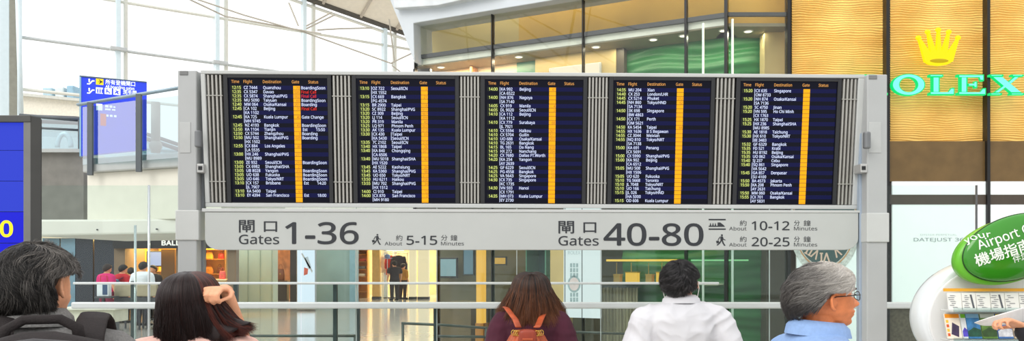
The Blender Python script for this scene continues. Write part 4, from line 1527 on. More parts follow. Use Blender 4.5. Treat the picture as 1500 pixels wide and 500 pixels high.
# ------------------------------------------------------------------ shops across the hall, centre
cs = sroot('wall_back', 'central shop row across the hall', P(560, 0, 38))
greeng = mat('pale_green_glass', (212, 226, 208), .35, var=.06, vscale=1)
greyg = mat('grey_green_glass', (150, 170, 164), .2, var=.08, vscale=1)
CB = 36.0
db(334, 345, 0, 3.2, 29, .6, mat('pale_mint', (190, 212, 206), .3), 'column_edge', cs)
db(345, 400, 0, 3.2, 29, .6, greeng, 'glass_column', cs)
for x in (347, 363, 381, 398):
    db(x - .4, x + .4, 0, 3.2, 28.98, .03, mat('column_joint', (176, 190, 174), .4), 'joint', cs)
db(400, 437, 0, 3, 37.5, .1, mat('amber_brown_wall', (150, 104, 72), .5, var=.35, vscale=3), 'amber_wall', cs)
db(425, 437, 0, 3, 34, .2, mat('dark_brown_pier', (62, 54, 50), .4), 'dark_pier', cs)
db(462, 518, 0, 3.4, 30, .6, greyg, 'glass_column', cs)
db(512, 520, 0, 3.4, 29.9, .7, mat('column_blue', (140, 172, 182), .3), 'column_edge', cs)
db(330, 645, 3.0, 6.0, 33, 6, mat('ceil_white', (226, 222, 214), .6), 'bulkhead', cs)
db(330, 645, 0, 3, 42.3, .1, mat('shop_gold_wall', (246, 214, 160), .6, var=.12, vscale=2), 'back_wall', cs)
db(436, 462, 0, 3, 34, .1, mat('dark_brown_pier', (62, 54, 50)), 'dark_pier', cs)
lbx = thing('light_box', 'tall white light box poster with a small red bag picture', 'light box', (P(448.5, 0, 28).x, 28, 0))
db(434.5, 462, .05, 2.35, 28, .2, alu, 'housing', lbx, .01)
db(435.5, 461, .10, 2.30, 27.985, .02, glow('lightbox_blue_white', (226, 240, 255), .95), 'face', lbx)
q = lambda x, y: P(x, y, 27.98)
MB().poly([q(445, 404), (q(450.5, 402)), q(451.5, 394), q(445.5, 392)]).build('bag_print', mat('print_red_bag', (214, 116, 106), .5), lbx)
MB().poly([q(441, 372), q(443, 371), q(458, 397), q(457, 400)]).build('stem_print', mat('print_grey_stem', (186, 196, 204), .5), lbx)
MB().poly([q(446, 378), q(451, 376), q(456, 392), q(452, 395)]).build('sleeve_print', mat('print_pale_blue', (190, 210, 228), .5), lbx)
# clothes shop
cream_col = glow('cream_lit_column', (255, 232, 190), .85)
lc = None
for k, (x0, x1, lab) in enumerate(((545, 556, 'cream lit shop column left of the clothes rail'), (599, 609, 'cream lit shop column right of the clothes rail'), (612, 628, 'broad cream lit curtain column by the dark shop'))):
    t = thing('lit_column', lab, 'lit column', (P((x0 + x1) / 2, 0, 37).x, 37, 0), 0, 'lit columns of the clothes shop')
    db(x0, x1, .1, 2.9, 37, .35, cream_col if k != 0 else mat('cream_col_warm', (250, 200, 120), .5), 'shaft', t, .02)
    db(x0 - .5, x1 + .5, 0, .1, 36.95, .45, grey_dark, 'base', t)
shelf_unit('clothes_shelving', 'tall amber lit shelves at the left of the clothes shop', 523, 538, 38, (.3, .65, 1.0, 1.35, 1.7, 2.05, 2.4), mat('amber_back', (255, 196, 96), .5), woodw, 2.75, .5)
for z, rgb, lab in ((1.70, (190, 90, 60), 'folded rust sweater on the amber shelves'), (1.35, (120, 130, 140), 'folded grey sweater on the amber shelves'), (1.0, (226, 226, 220), 'folded white sweater on the amber shelves'), (2.05, (90, 60, 40), 'folded brown sweater on the amber shelves')):
    t = tag(MB().box(-.17, .17, -.13, .13, 0, .14).build('folded_sweater', mat('knit_%d_%d' % rgb[:2], rgb, .9, bump=.3), bevel=.04, local=True), lab, 'sweater', 'folded sweaters on the amber shelves')
    t.location = (P(530.5, 0, 38.2).x, 38.2, z)
rk = thing('clothes_rail', 'clothes rail with hanging coats in the bright clothes shop', 'clothes rail', (P(580, 0, 38).x, 38, 0))
ax, cx2 = P(563, 0, 38).x, P(597, 0, 38).x
for x in (ax, cx2):
    MB().tube([(x, 38, 0), (x, 38, 2.12)], .02, 8).build('upright', chrome, rk)
MB().tube([(ax, 38, 2.1), (cx2, 38, 2.1)], .018, 8).build('bar', chrome, rk)
MB().box(ax, cx2, 37.8, 38.2, 0, .04).build('base', grey_dark, rk)


def coat(px, d, ztop, ln, wd, rgb, label):
    x = P(px, 0, d).x
    t = thing('hanging_coat', label, 'coat', (x, d, ztop - ln), 0, 'coats hanging in the clothes shop')
    m = mat('coat_%d_%d_%d' % rgb, rgb, .85, var=.1, vscale=10)
    rings = []
    for zz, sx, sy in ((0, .5, .4), (.3, .46, .36), (.7, .44, .4), (.88, .46, .34), (.95, .34, .26), (1, .12, .12)):
        rings.append([V((wd * sx * math.cos(a) + .01 * math.sin(5 * a), wd * .5 * sy * math.sin(a), zz * ln)) for a in [2 * PI * i / 20 for i in range(20)]])
    MB().loft(rings).build('body', m, t, smooth=True, local=True)
    for s_ in (-1, 1):
        MB().tube([V((s_ * wd * .42, 0, ln * .9)), V((s_ * wd * .54, -.02, ln * .6)), V((s_ * wd * .55, -.03, ln * .36))], [.07, .06, .05], 10, round_ends=True).build('sleeve', m, t, smooth=True, local=True)
    MB().tube([V((0, 0, ln)), V((0, 0, ln + .06)), V((.03, 0, ln + .1)), V((.0, 0, ln + .13))], .008, 6).build('hanger_hook', chrome, t, local=True)


coat(564, 38.05, 1.98, .8, .38, (220, 210, 200), 'pale coat hanging at the left end of the clothes rail')
coat(572, 37.8, 1.98, .9, .4, (196, 60, 54), 'red coat hanging on the clothes rail')
coat(584, 37.7, 1.98, 1.05, .62, (52, 46, 52), 'black coat hanging on the clothes rail beside the red coat')
ht = thing('display_hat', 'pale blue hat on the shelf over the clothes rail', 'hat', P(567.5, 379, 37.2))
MB().ell(P(567.5, 376, 37.2), (.13, .13, .12), 16, 8).build('crown', mat('hat_blue', (150, 166, 206), .8), ht, smooth=True)
MB().ell(P(567.5, 379, 37.2), (.24, .24, .02), 20, 6).build('brim', mat('hat_blue', (150, 166, 206)), ht, smooth=True)
MB().tube([P(567.5, 379, 37.2) * 1, V((P(567.5, 0, 37.2).x, 37.2, 0))], .015, 8).build('stand', chrome, ht)
lp = thing('shop_ceiling_light', 'bright white light panel over the clothes rail', 'light panel', (P(578, 0, 37).x, 37, 2.2))
db(566, 590, 2.18, 2.24, 37, .4, glow('shop_white_light', (255, 250, 236), 1.3), 'panel', lp)
db(577, 579, 2.24, 3.0, 37.2, .03, white, 'rod', lp)
# ------------------------------------------------------------------ people
def interp(tab, x):
    if x <= tab[0][0]:
        return tab[0][1]
    for (a, p), (b_, q_) in zip(tab, tab[1:]):
        if x <= b_:
            t = (x - a) / (b_ - a)
            t = t * t * (3 - 2 * t) * .5 + t * .5
            return p + (q_ - p) * t
    return tab[-1][1]


H_W = [(-.118, .008), (-.112, .026), (-.10, .040), (-.08, .051), (-.05, .062), (-.02, .068), (.01, .072), (.04, .076), (.065, .073), (.085, .062), (.102, .044), (.113, .022), (.118, .004)]
H_F = [(-.118, .040), (-.113, .070), (-.104, .081), (-.094, .083), (-.083, .078), (-.074, .085), (-.067, .091), (-.0605, .087), (-.054, .093), (-.048, .089), (-.040, .083), (-.02, .084), (.004, .083), (.020, .079), (.034, .089), (.05, .090), (.07, .083), (.088, .066), (.104, .042), (.114, .02), (.118, .004)]
H_B = [(-.118, .02), (-.105, -.01), (-.08, -.05), (-.05, -.075), (0, -.095), (.04, -.1), (.07, -.09), (.092, -.066), (.108, -.036), (.118, -.004)]
H_N = [(-.048, 0), (-.042, .012), (-.036, .027), (-.027, .035), (-.016, .028), (0, .017), (.014, .008), (.026, .002), (.034, 0)]


def head_mesh(mb, M, face=True):
    rings = []
    n = 56
    zs = [-.118 + .236 * k / 60 for k in range(61)]
    for z in zs:
        w_, f_, b_ = interp(H_W, z), interp(H_F, z), interp(H_B, z)
        r_ = []
        for i in range(n):
            a = 2 * PI * i / n
            s_, c_ = math.sin(a), math.cos(a)
            x = w_ * abs(s_) ** .9 * (1 if s_ > 0 else -1)
            if c_ > 0:
                y = f_ * c_ ** .78
            else:
                y = -(-b_) * (-c_) ** .9 if b_ < 0 else b_ * (1 + c_)
            an = a if a < PI else a - 2 * PI
            if face:
                wn_ = .13 + .10 * math.exp(-((z + .032) / .012) ** 2)
                y += interp(H_N, z) * math.exp(-(an / wn_) ** 2)
                for sg in (-1, 1):
                    y -= .010 * math.exp(-((an - sg * .42) / .2) ** 2) * math.exp(-((z - .012) / .013) ** 2)
                    y += .005 * math.exp(-((an - sg * .5) / .22) ** 2) * math.exp(-((z + .015) / .02) ** 2)
                y -= .007 * math.exp(-((z + .0605) / .003) ** 2) * math.exp(-(an / .3) ** 2)
            r_.append(M @ V((x, y, z)))
        rings.append(r_)
    mb.loft(rings)
    for sg in (-1, 1):
        # ear: a leaning shell with a raised rim and a lobe
        E_ = M @ Matrix.Translation((sg * .074, -.012, -.006)) @ Matrix.Rotation(sg * math.radians(26), 4, 'Z') @ Matrix.Rotation(math.radians(-10), 4, 'X')
        rim = [(.030 * math.sin(t) * .62 * -1 * (.8 if math.cos(t) < 0 else 1), .033 * math.cos(t)) for t in [math.radians(-60 + i * 24) for i in range(11)]]
        mb.tube([E_ @ V((sg * .010, y, z)) for y, z in rim], [.0032, .004] + [.0045] * 6 + [.0055, .006, .006], 8, round_ends=True)
        mb.ell((0, 0, 0), (.006, .018, .028), 14, 8, M=E_.to_3x3())
        for k in range(len(mb.v) - (7 * 14 + 2), len(mb.v)):
            mb.v[k] += E_ @ V((sg * .003, 0, 0))
        mb.ell((0, 0, 0), (.006, .007, .009), 10, 6, M=E_.to_3x3())
        for k in range(len(mb.v) - (5 * 10 + 2), len(mb.v)):
            mb.v[k] += E_ @ V((sg * .006, .010, -.004))


def hand_mesh(mb, M, sg=1, curl=.5, s=1.0):
    "palm along +Z from the wrist, thumb towards +X*sg, palm faces +Y; curl closes the fingers towards +Y"
    T = lambda p: M @ (V((-p[0] * sg, p[1], p[2])) * s)
    rr = []
    for z, w_, t_ in ((-.01, .026, .019), (.015, .032, .017), (.05, .040, .015), (.085, .042, .0135), (.096, .038, .011)):
        rr.append([T((w_ * math.cos(a) * (1 if abs(math.cos(a)) < .9 else 1), t_ * math.sin(a), z)) for a in [2 * PI * i / 16 for i in range(16)]])
    mb.loft(rr)
    for k, (x, z0, L, r_) in enumerate(((.030, .086, .072, .0088), (.010, .092, .080, .009), (-.011, .089, .074, .0086), (-.031, .080, .058, .0076))):
        p = V((x, 0, z0))
        pts = [V((x * .9, 0, z0 - .03)), p]
        ang = 0
        for seg_, fr in enumerate((.45, .32, .23)):
            ang += curl * (.9, 1.25, .9)[seg_] * (1 + .08 * k)
            p = p + V((x * .12 * (1 - curl), math.sin(ang), math.cos(ang))) * L * fr
            pts.append(p)
        mb.tube([T(q_) for q_ in pts], [r_ * s * f for f in (1.05, 1.05, 1, .93, .82)], 10, round_ends=True)
    tp = [V((.020, .002, .018)), V((.042, .012, .038)), V((.050, .024 + .012 * curl, .066)), V((.046 - .02 * curl, .030 + .02 * curl, .090))]
    mb.tube([T(q_) for q_ in tp], [.014 * s, .0115 * s, .0098 * s, .008 * s], 10, round_ends=True)


def creases(amp):
    def fn(co, nn):
        a = noise.noise(V((co.x * 7 + co.z * 3.5, co.y * 6, co.z * 5 - co.x * 4)))
        b_ = noise.noise(V((co.x * 15 - co.z * 9 * (1 if co.x > 0 else -1), co.y * 9, co.z * 9 + 5)))
        return amp * ((.32 - abs(a)) * 1.2 + (.25 - abs(b_)) * .8)
    return fn


def limb(mb, pts, rs, seg=14):
    P_, R_ = [], []
    for k in range(len(pts) - 1):
        n = 5
        for i in range(n):
            t = i / n
            P_.append(V(pts[k]).lerp(V(pts[k + 1]), t))
            a, b_ = rs[k], rs[k + 1]
            R_.append(a + (b_ - a) * t)
    P_.append(V(pts[-1]))
    R_.append(rs[-1])
    # soften the joints
    for _ in range(2):
        Q_ = [p.copy() for p in P_]
        for i in range(1, len(P_) - 1):
            P_[i] = Q_[i] * .5 + (Q_[i - 1] + Q_[i + 1]) * .25
    mb.tube(P_, R_, seg, round_ends=True)


def remesh(mb, name, voxel, smooth=4, wr=None):
    "fuse overlapping lofts into one continuous skin"
    me = mb.mesh(name)
    o = bpy.data.objects.new(name, me)
    COL.objects.link(o)
    r = o.modifiers.new('r', 'REMESH')
    r.mode = 'VOXEL'
    r.voxel_size = voxel
    sm = o.modifiers.new('s', 'SMOOTH')
    sm.iterations = smooth
    sm.factor = .5
    out = bpy.data.meshes.new_from_object(o.evaluated_get(bpy.context.evaluated_depsgraph_get()))
    bpy.data.objects.remove(o)
    if wr:
        out.calc_loop_triangles()
        ns = [v.normal.copy() for v in out.vertices]
        for v, nn in zip(out.vertices, ns):
            v.co += nn * wr(v.co, nn)
    return out


def link_mesh(me, name, mats, parent):
    for m in mats:
        me.materials.append(m)
    me.polygons.foreach_set('use_smooth', [True] * len(me.polygons))
    o = bpy.data.objects.new(name, me)
    COL.objects.link(o)
    o.parent = parent
    return o


WS = Matrix.Diagonal((WIDE, WIDE, 1, 1))


def wrinkle(amp, sx=9, sz=16, seed=0):
    return lambda co, nn: amp * (noise.noise(V((co.x * sx, co.y * sx, co.z * sz + seed))) + .5 * noise.noise(V((co.x * sx * 2.2, co.y * sx * 2.2, co.z * sz * 2 + 7 + seed))))


class Person:
    def __init__(s, name, label, loc, rz, h, female=False, pitch=0.0, yaw=0.0, arms=None, voxel=.0055, face=True, shoulder=1.0, group=None, roll=0.0, hdz=0.0):
        s.o = thing('person', label, 'person', loc, rz, group)
        s.h, s.k, s.fem, s.vox, s.sh = h, h / 1.70, female, voxel, shoulder
        k = s.k
        s.piv = V((0, .010 * k, 1.475 * k))
        s.M = Matrix.Translation(s.piv) @ Matrix.Rotation(yaw, 4, 'Z') @ Matrix.Rotation(pitch, 4, 'X') @ Matrix.Rotation(roll, 4, 'Y') @ Matrix.Translation(V((0, .022, 1.582 - 1.475 + hdz)) * k) @ Matrix.Scale(k, 4)
        s.arms = arms or {}
        body = MB()
        s.torso(body, 0)
        head_mesh(body, s.M, face)
        # neck joins the skull
        body.tube([V((0, .0, 1.42)) * k, V((0, .006, 1.48)) * k, s.M @ V((0, -.018, -.05))], [.062 * k, .056 * k * (.9 if female else 1), .055 * k], 16)
        s.limbs(body, 0, True)
        me = remesh(body, 'body', voxel, 5)
        s.mats = [skin]
        s.body_me = me
        me.transform(WS)
        link_mesh(me, 'body', [skin], s.o)

    def torso(s, mb, off, z0=.80, z1=1.47):
        k, f_ = s.k, s.fem
        tab = [(.80, .150, .105, 0), (.90, .172 if f_ else .165, .115, -.008), (1.0, .150 if f_ else .152, .105, 0), (1.08, .132 if f_ else .148, .098, .004), (1.18, .145 if f_ else .160, .108, .004), (1.28, .160 if f_ else .178, .114, 0), (1.35, .168 if f_ else .186, .104, -.006), (1.395, .155 if f_ else .174, .088, -.008), (1.425, .112 if f_ else .125, .074, -.006), (1.45, .072 if f_ else .082, .064, 0), (1.475, .056, .056, .004)]
        rings = []
        for z, rx, ry, cy in tab:
            if z < z0 - .001 or z > z1 + .001:
                continue
            rx *= s.sh
            rings.append([V(((rx + off) * abs(math.cos(a)) ** .85 * (1 if math.cos(a) > 0 else -1), cy + (ry + off) * abs(math.sin(a)) ** .9 * (1 if math.sin(a) > 0 else -1), z)) * k for a in [2 * PI * (i + .5) / 36 for i in range(36)]])
        mb.loft(rings)

    def joints(s, sg):
        k = s.k
        sx = (.168 if s.fem else .190) * s.sh
        sh = V((sg * sx, -.004, 1.358)) * k
        if sg in s.arms:
            el, wr_, hd = s.arms[sg][:3]
            return sh, V(el) * k, V(wr_) * k, hd
        return sh, V((sg * (sx + .045), -.02, 1.10)) * k, V((sg * (sx + .05), .05, .86)) * k, None

    def limbs(s, mb, off, hands):
        k = s.k
        g = .88 if s.fem else 1
        for sg in (-1, 1):
            sh, el, wr_, hd = s.joints(sg)
            limb(mb, [V((sg * .09, -.004, 1.378)) * k, sh, el, wr_], [(.05 * g + off) * k, (.052 * g + off) * k, (.041 * g + off) * k, (.028 * g + off * .6) * k])
            if hands:
                if hd is None:
                    M = Matrix.Translation(wr_) @ Matrix.Rotation(PI - .15, 4, 'X') @ Matrix.Rotation(sg * PI / 2, 4, 'Z')
                    hand_mesh(mb, M, sg, .35, k)
                else:
                    hand_mesh(mb, Matrix.Translation(wr_) @ hd[0], sg, hd[1], k)
            limb(mb, [V((sg * .09, 0, .86)) * k, V((sg * .095, .012, .47)) * k, V((sg * .10, -.015, .10)) * k], [.088 * k, .056 * k, .038 * k])
            rr = []
            for y, w_, h_ in ((-.07, .028, .04), (-.03, .036, .045), (.05, .040, .035), (.12, .042, .025), (.17, .03, .015)):
                rr.append([V((sg * .10 + w_ * math.cos(a), y, max(.002, h_ + h_ * .98 * math.sin(a)))) * k for a in [2 * PI * i / 14 for i in range(14)]])
            mb.loft(rr)

    def top(s, name, m, sleeve=.9, z0=.84, off=.012, wr=.004, neck=1.46, seed=0, sx=9, sz=16, flare=0.0):
        "sleeve: share of the arm that is covered"
        k = s.k
        mb = MB()
        s.torso(mb, off, z0, neck)
        for sg in (-1, 1):
            sh, el, wr_, hd = s.joints(sg)
            o2 = off + .006
            if sleeve <= .5:
                e2 = sh.lerp(el, sleeve * 2)
                limb(mb, [V((sg * .09, -.004, 1.375)) * k, sh, e2], [(.052 + o2) * k, (.056 + o2) * k, (.052 + o2 + flare) * k])
            else:
                t = (sleeve - .5) * 2
                limb(mb, [V((sg * .09, -.004, 1.375)) * k, sh, el, el.lerp(wr_, t)], [(.052 + o2) * k, (.056 + o2) * k, (.048 + o2) * k, (.034 + o2) * k])
        me = remesh(mb, name, max(s.vox, .0065), 6, wr if callable(wr) else wrinkle(wr, sx, sz, seed))
        me.transform(WS)
        return link_mesh(me, name, [m], s.o)

    def bottom(s, name, m, z1=.98, zb=.06):
        k = s.k
        mb = MB()
        s.torso(mb, .010, .80, 1.0)
        for sg in (-1, 1):
            limb(mb, [V((sg * .09, 0, .86)) * k, V((sg * .095, .012, .47)) * k, V((sg * .10, -.015, zb)) * k], [.100 * k, .072 * k, .060 * k])
        me = remesh(mb, name, .010, 5)
        me.transform(WS)
        return link_mesh(me, name, [m], s.o)

    def shoes(s, m):
        k = s.k
        for sg in (-1, 1):
            mb = MB()
            rr = []
            for y, w_, h_ in ((-.082, .026, .045), (-.04, .042, .05), (.05, .047, .042), (.12, .049, .032), (.178, .038, .022), (.19, .02, .014)):
                rr.append([V((sg * .10 + w_ * math.cos(a), y, max(0, h_ + h_ * math.sin(a)))) * k for a in [2 * PI * i / 16 for i in range(16)]])
            mb.loft(rr).xf(WS)
            mb.build('shoe', m, s.o, smooth=True, local=True)

    def collar(s, parent, m, z=1.455, hgt=.04, r0=.072, r1=.066, lean=.0, thick=.006):
        k = s.k
        mb = MB()
        n = 40
        ring = lambda zz, r_: [V((r_ * math.cos(a), .004 + r_ * 1.02 * math.sin(a), zz + .012 * -math.sin(a) * .8)) * k for a in [2 * PI * i / n + PI / 2 + .12 for i in range(n)]]
        A_ = [ring(z - .012, r0 + .004), ring(z + hgt * .6, r1 + .002), ring(z + hgt, r1), ring(z + hgt + .002, r1 + thick), ring(z + hgt * .5, r0 + thick + .008), ring(z - .012, r0 + .020)]
        mb.loft(A_, False, False).xf(WS)
        return mb.build('collar', m, parent, smooth=True, local=True)

    # ---- hair
    def hp(s, th, ph, off=0.0):
        "point on the skull: th from the crown (0) down, ph from the face (0) round to the back (pi)"
        z = math.cos(th)
        y = math.sin(th) * math.cos(ph)
        x = math.sin(th) * math.sin(ph)
        rx, rz = .076, .116
        ry = .092 if y > 0 else .102
        d = V((x, y, z))
        r_ = 1 / math.sqrt((x / rx) ** 2 + (y / ry) ** 2 + (z / rz) ** 2)
        return V((0, 0, .004)) + d * (r_ + off)

    def local(s, p):
        q_ = s.M @ p
        return V((q_.x * WIDE, q_.y * WIDE, q_.z))


def hair_mat(name, dark, light, rough=.38, pos=.5):
    m = bpy.data.materials.new(name)
    m.use_nodes = True
    nt = m.node_tree
    b = nt.nodes['Principled BSDF']
    at = nt.nodes.new('ShaderNodeAttribute')
    at.attribute_name = 'tone'
    rp = nt.nodes.new('ShaderNodeValToRGB')
    rp.color_ramp.elements[0].position = .15
    rp.color_ramp.elements[1].position = .9
    rp.color_ramp.elements[0].color = (*lin(dark), 1)
    rp.color_ramp.elements[1].color = (*lin(light), 1)
    nt.links.new(at.outputs['Fac'], rp.inputs[0])
    nt.links.new(rp.outputs[0], b.inputs['Base Color'])
    b.inputs['Roughness'].default_value = rough
    b.inputs['Specular IOR Level'].default_value = .45
    return m


def strands(name, parent, m, paths, tones, r0=.0011, grad=0.0):
    hc = bpy.data.hair_curves.new(name)
    hc.add_curves([len(p) for p in paths])
    flat, rad = [], []
    for p in paths:
        n = len(p)
        for i, q_ in enumerate(p):
            flat += [q_.x, q_.y, q_.z]
            rad.append(r0 * (1 - .75 * (i / (n - 1)) ** 2))
    hc.attributes['position'].data.foreach_set('vector', flat)
    ra = hc.attributes.get('radius') or hc.attributes.new('radius', 'FLOAT', 'POINT')
    ra.data.foreach_set('value', rad)
    ta = hc.attributes.new('tone', 'FLOAT', 'POINT')
    ta.data.foreach_set('value', [max(0.0, min(1.0, tn + grad * (i / (len(p) - 1) - .5))) for p, tn in zip(paths, tones) for i in range(len(p))])
    hc.materials.append(m)
    o = bpy.data.objects.new(name, hc)
    COL.objects.link(o)
    o.parent = parent
    return o


def hair_short(p, m, dark, hairline, length, lift, n, seed, flow, vol=.012, wave=.0, tone=None, r0=.0011, grad=0.0, ear=True, earzone=(1.32, .30)):
    "hairline(ph) -> largest th; flow(th, ph) -> direction as (dth, dph)"
    rr = random.Random(seed)
    mb = MB()
    rings = []
    N, K = 40, 16
    for k in range(K + 1):
        row = []
        for i in range(N):
            ph = 2 * PI * i / N
            th = .04 + (hairline(ph) - .04) * k / K
            e = vol * (1 - max(0, (k / K - .75) / .25) * .75)
            e *= .86 + .12 * noise.noise(V((math.sin(ph) * 2.5, math.cos(ph) * 2.5, th * 2.5 + seed)))
            row.append(p.local(p.hp(th, ph, e)))
        rings.append(row)
    inner = []
    for k in (K, K // 2, 0):
        inner.append([p.local(p.hp(.04 + (hairline(2 * PI * i / N) - .04) * k / K, 2 * PI * i / N, -.006)) for i in range(N)])
    mb.loft(rings + inner)
    h = mb.build('hair', mat('hairbase_' + p.o.name, dark, .6, var=.2, vscale=30), p.o, smooth=True, local=True)
    paths, tones = [], []
    while len(paths) < n:
        ph = rr.uniform(0, 2 * PI)
        th = math.acos(rr.uniform(-.75, 1))
        if th > hairline(ph) - .02:
            continue
        cl = noise.noise(V((math.sin(ph) * math.sin(th) * 7, math.cos(ph) * math.sin(th) * 7, math.cos(th) * 7 + seed)))
        L = length * rr.uniform(.65, 1.1) * (1 - .45 * max(0, th - 1.3))
        a, b_ = th, ph
        path = []
        li = lift * (1 + .9 * cl) * rr.uniform(.6, 1.2)
        for k in range(8):
            t = k / 7
            path.append(p.local(p.hp(a, b_, vol * .97 + li * math.sin(t * PI * .62) + wave * math.sin(t * 5 + cl * 6) * t)))
            da, dbb = flow(a, b_)
            if ear and a > earzone[0] and abs(abs((b_ + PI) % (2 * PI) - PI) - 1.66) < earzone[1]:
                path = path if len(path) > 3 else None
                break
            tw = cl * .9 + rr.uniform(-.12, .12)
            ca_, sa_ = math.cos(tw), math.sin(tw)
            da, dbb = da * ca_ - dbb * sa_, da * sa_ + dbb * ca_
            st = L / 7 / .1
            a = max(.03, a + da * st)
            b_ += dbb * st / max(.25, math.sin(a))
        if path is None:
            continue
        paths.append(path)
        tv_ = rr.random() * .6 + .4 * (cl * .5 + .5)
        tones.append(tone(th, ph, tv_, rr) if tone else tv_)
    strands('hair_strands', h, m, paths, tones, r0, grad)
    return h


def hair_long(p, m, dark, n, seed, drop, flare, grad=0.0, face_gap=.75, vol=.014, wave=.006, tone=None, r0=.0012, sweep=None, crown=.12, endvar=.15):
    rr = random.Random(seed)

    def path(ph, layer, cl, L, jit):
        pts = []
        th0 = crown
        for k in range(9):
            t = k / 8
            th = th0 + (1.34 - th0) * t
            e = vol * layer * (.15 + .85 * min(1, math.sin(t * PI * .5) * 1.5)) + .004
            pts.append(p.hp(th, ph, e))
        base = pts[-1]
        out = V((math.sin(ph), math.cos(ph), 0))
        nd = 10
        for k in range(1, nd + 1):
            t = k / nd
            fl_ = flare(ph, t) * (.65 + .35 * layer)
            q_ = base + out * (fl_ + wave * math.sin(t * 6 + cl * 9) * t) + V((wave * math.cos(t * 5 + cl * 7) * t + jit * t * .012, 0, -L * t))
            if sweep:
                q_ = sweep(q_, ph, t, layer, cl)
            pts.append(q_)
        return [p.local(q_) for q_ in pts]

    mb = MB()
    rings = None
    N = 48
    cols = []
    for i in range(N):
        ph = face_gap + (2 * PI - 2 * face_gap) * i / (N - 1)
        cl = noise.noise(V((ph * 2, seed, 0)))
        cols.append(path(ph, .8, cl, drop * (1 - endvar * .6), 0))
    K = len(cols[0])
    outer = [[c_[k] for c_ in cols] for k in range(K)]
    ctr = p.local(V((0, 0, 0)))
    inner = []
    for k in range(K - 1, -1, -1):
        row = []
        for c_ in cols:
            d = V((c_[k].x - ctr.x, c_[k].y - ctr.y, max(0, c_[k].z - ctr.z) * 1.2))
            row.append(c_[k] - d.normalized() * min(.016, d.length * .3))
        inner.append(row)
    mb.loft(outer + inner, False, False, closed=False)
    # close the two front edges
    h = mb.build('hair', mat('hairbase_' + p.o.name, dark, .6, var=.25, vscale=30), p.o, smooth=True, local=True)
    cap = MB()
    rings = [[p.local(p.hp(.03 + .32 * k / 6, 2 * PI * i / 30, vol * .25 + .0028)) for i in range(30)] for k in range(7)]
    cap.loft(rings)
    cap.build('hair_crown', mat('hairbase_' + p.o.name, dark), h, smooth=True, local=True)
    paths, tones = [], []
    for j in range(n):
        ph = rr.uniform(face_gap, 2 * PI - face_gap)
        cl = noise.noise(V((ph * 6, seed, 3))) + .15 * rr.uniform(-1, 1)
        layer = rr.uniform(.75, 1.25)
        L = drop * (1 + endvar * (cl + rr.uniform(-.6, .35)))
        paths.append(path(ph, layer, cl, L, rr.uniform(-1, 1)))
        tv_ = rr.random() * .6 + .4 * (cl * .5 + .5)
        tones.append(max(0, min(1, tone(ph, tv_, rr) if tone else tv_)))
    strands('hair_strands', h, m, paths, tones, r0, grad)
    return h


def stand(px, d):
    return V(((px - 750) * d / F, d, 0))


# ------------------------------------------------ 1. grey haired man at the left, seen from behind
d1 = 2.8
hm1 = 1.685
pA = Person('person', 'grey haired man in a grey shirt with a black backpack, looking up at the board', stand(52, d1), math.radians(24), hm1, pitch=math.radians(9), yaw=math.radians(-33), shoulder=1.05)
gry = mat('grey_marl_shirt', (128, 126, 124), .85, var=.16, vscale=120, bump=.35, bscale=220)
shA = pA.top('shirt', gry, .9, wr=.004)
pA.collar(shA, gry, 1.452, .050, .078, .068)
pA.bottom('trousers', mat('dark_trousers', (52, 54, 60), .8))
pA.shoes(black)
hlA = lambda ph: 1.02 + 1.12 * (.5 - .5 * math.cos(ph)) ** 1.3 - .30 * math.exp(-((abs((ph % (2 * PI)) - PI) - 1.5) / .3) ** 2)
hmA = hair_mat('salt_pepper_hair', (22, 20, 19), (176, 168, 160))
toneA = lambda th, ph, v, r: .02 + .55 * v ** 2.2 + (.35 * r.random() if abs(ph - PI) > 1.2 else 0)
hair_short(pA, hmA, (30, 27, 25), hlA, .075, .010, 16000, 5, lambda a, b_: (.9 - 1.7 * math.exp(-(b_ if b_ < PI else 2 * PI - b_) ** 2 / 1.1), .55 * math.sin(3 * b_ + 2 * a) + .6 * (1 if b_ < PI else -1) * math.exp(-(b_ if b_ < PI else 2 * PI - b_) ** 2 / 2)), vol=.027, wave=.006, tone=toneA, r0=.0006, earzone=(1.24, .40))

# black backpack
bp = thing('backpack', 'black backpack with a top handle worn by the grey haired man', 'backpack', pA.o.location, math.radians(24))
bk = mat('black_canvas', (33, 25, 25), .8, var=.15, vscale=60, bump=.3, bscale=200)


def rbox(mb, c, sx, sy, sz, n=4.0, seg=32, taper=.9):
    rr_ = []
    for k in range(13):
        t = -1 + 2 * k / 12
        f_ = (1 - abs(t) ** n) ** (1 / n) if abs(t) < 1 else .15
        f_ = max(f_, .2)
        tp_ = 1 - (1 - taper) * (t + 1) / 2
        rr_.append([V((c[0] + sx * .5 * f_ * tp_ * abs(math.cos(a)) ** .5 * (1 if math.cos(a) > 0 else -1), c[1] + sy * .5 * f_ * abs(math.sin(a)) ** .5 * (1 if math.sin(a) > 0 else -1), c[2] + sz * .5 * t)) for a in [2 * PI * (i + .5) / seg for i in range(seg)]])
    return mb.loft(rr_)


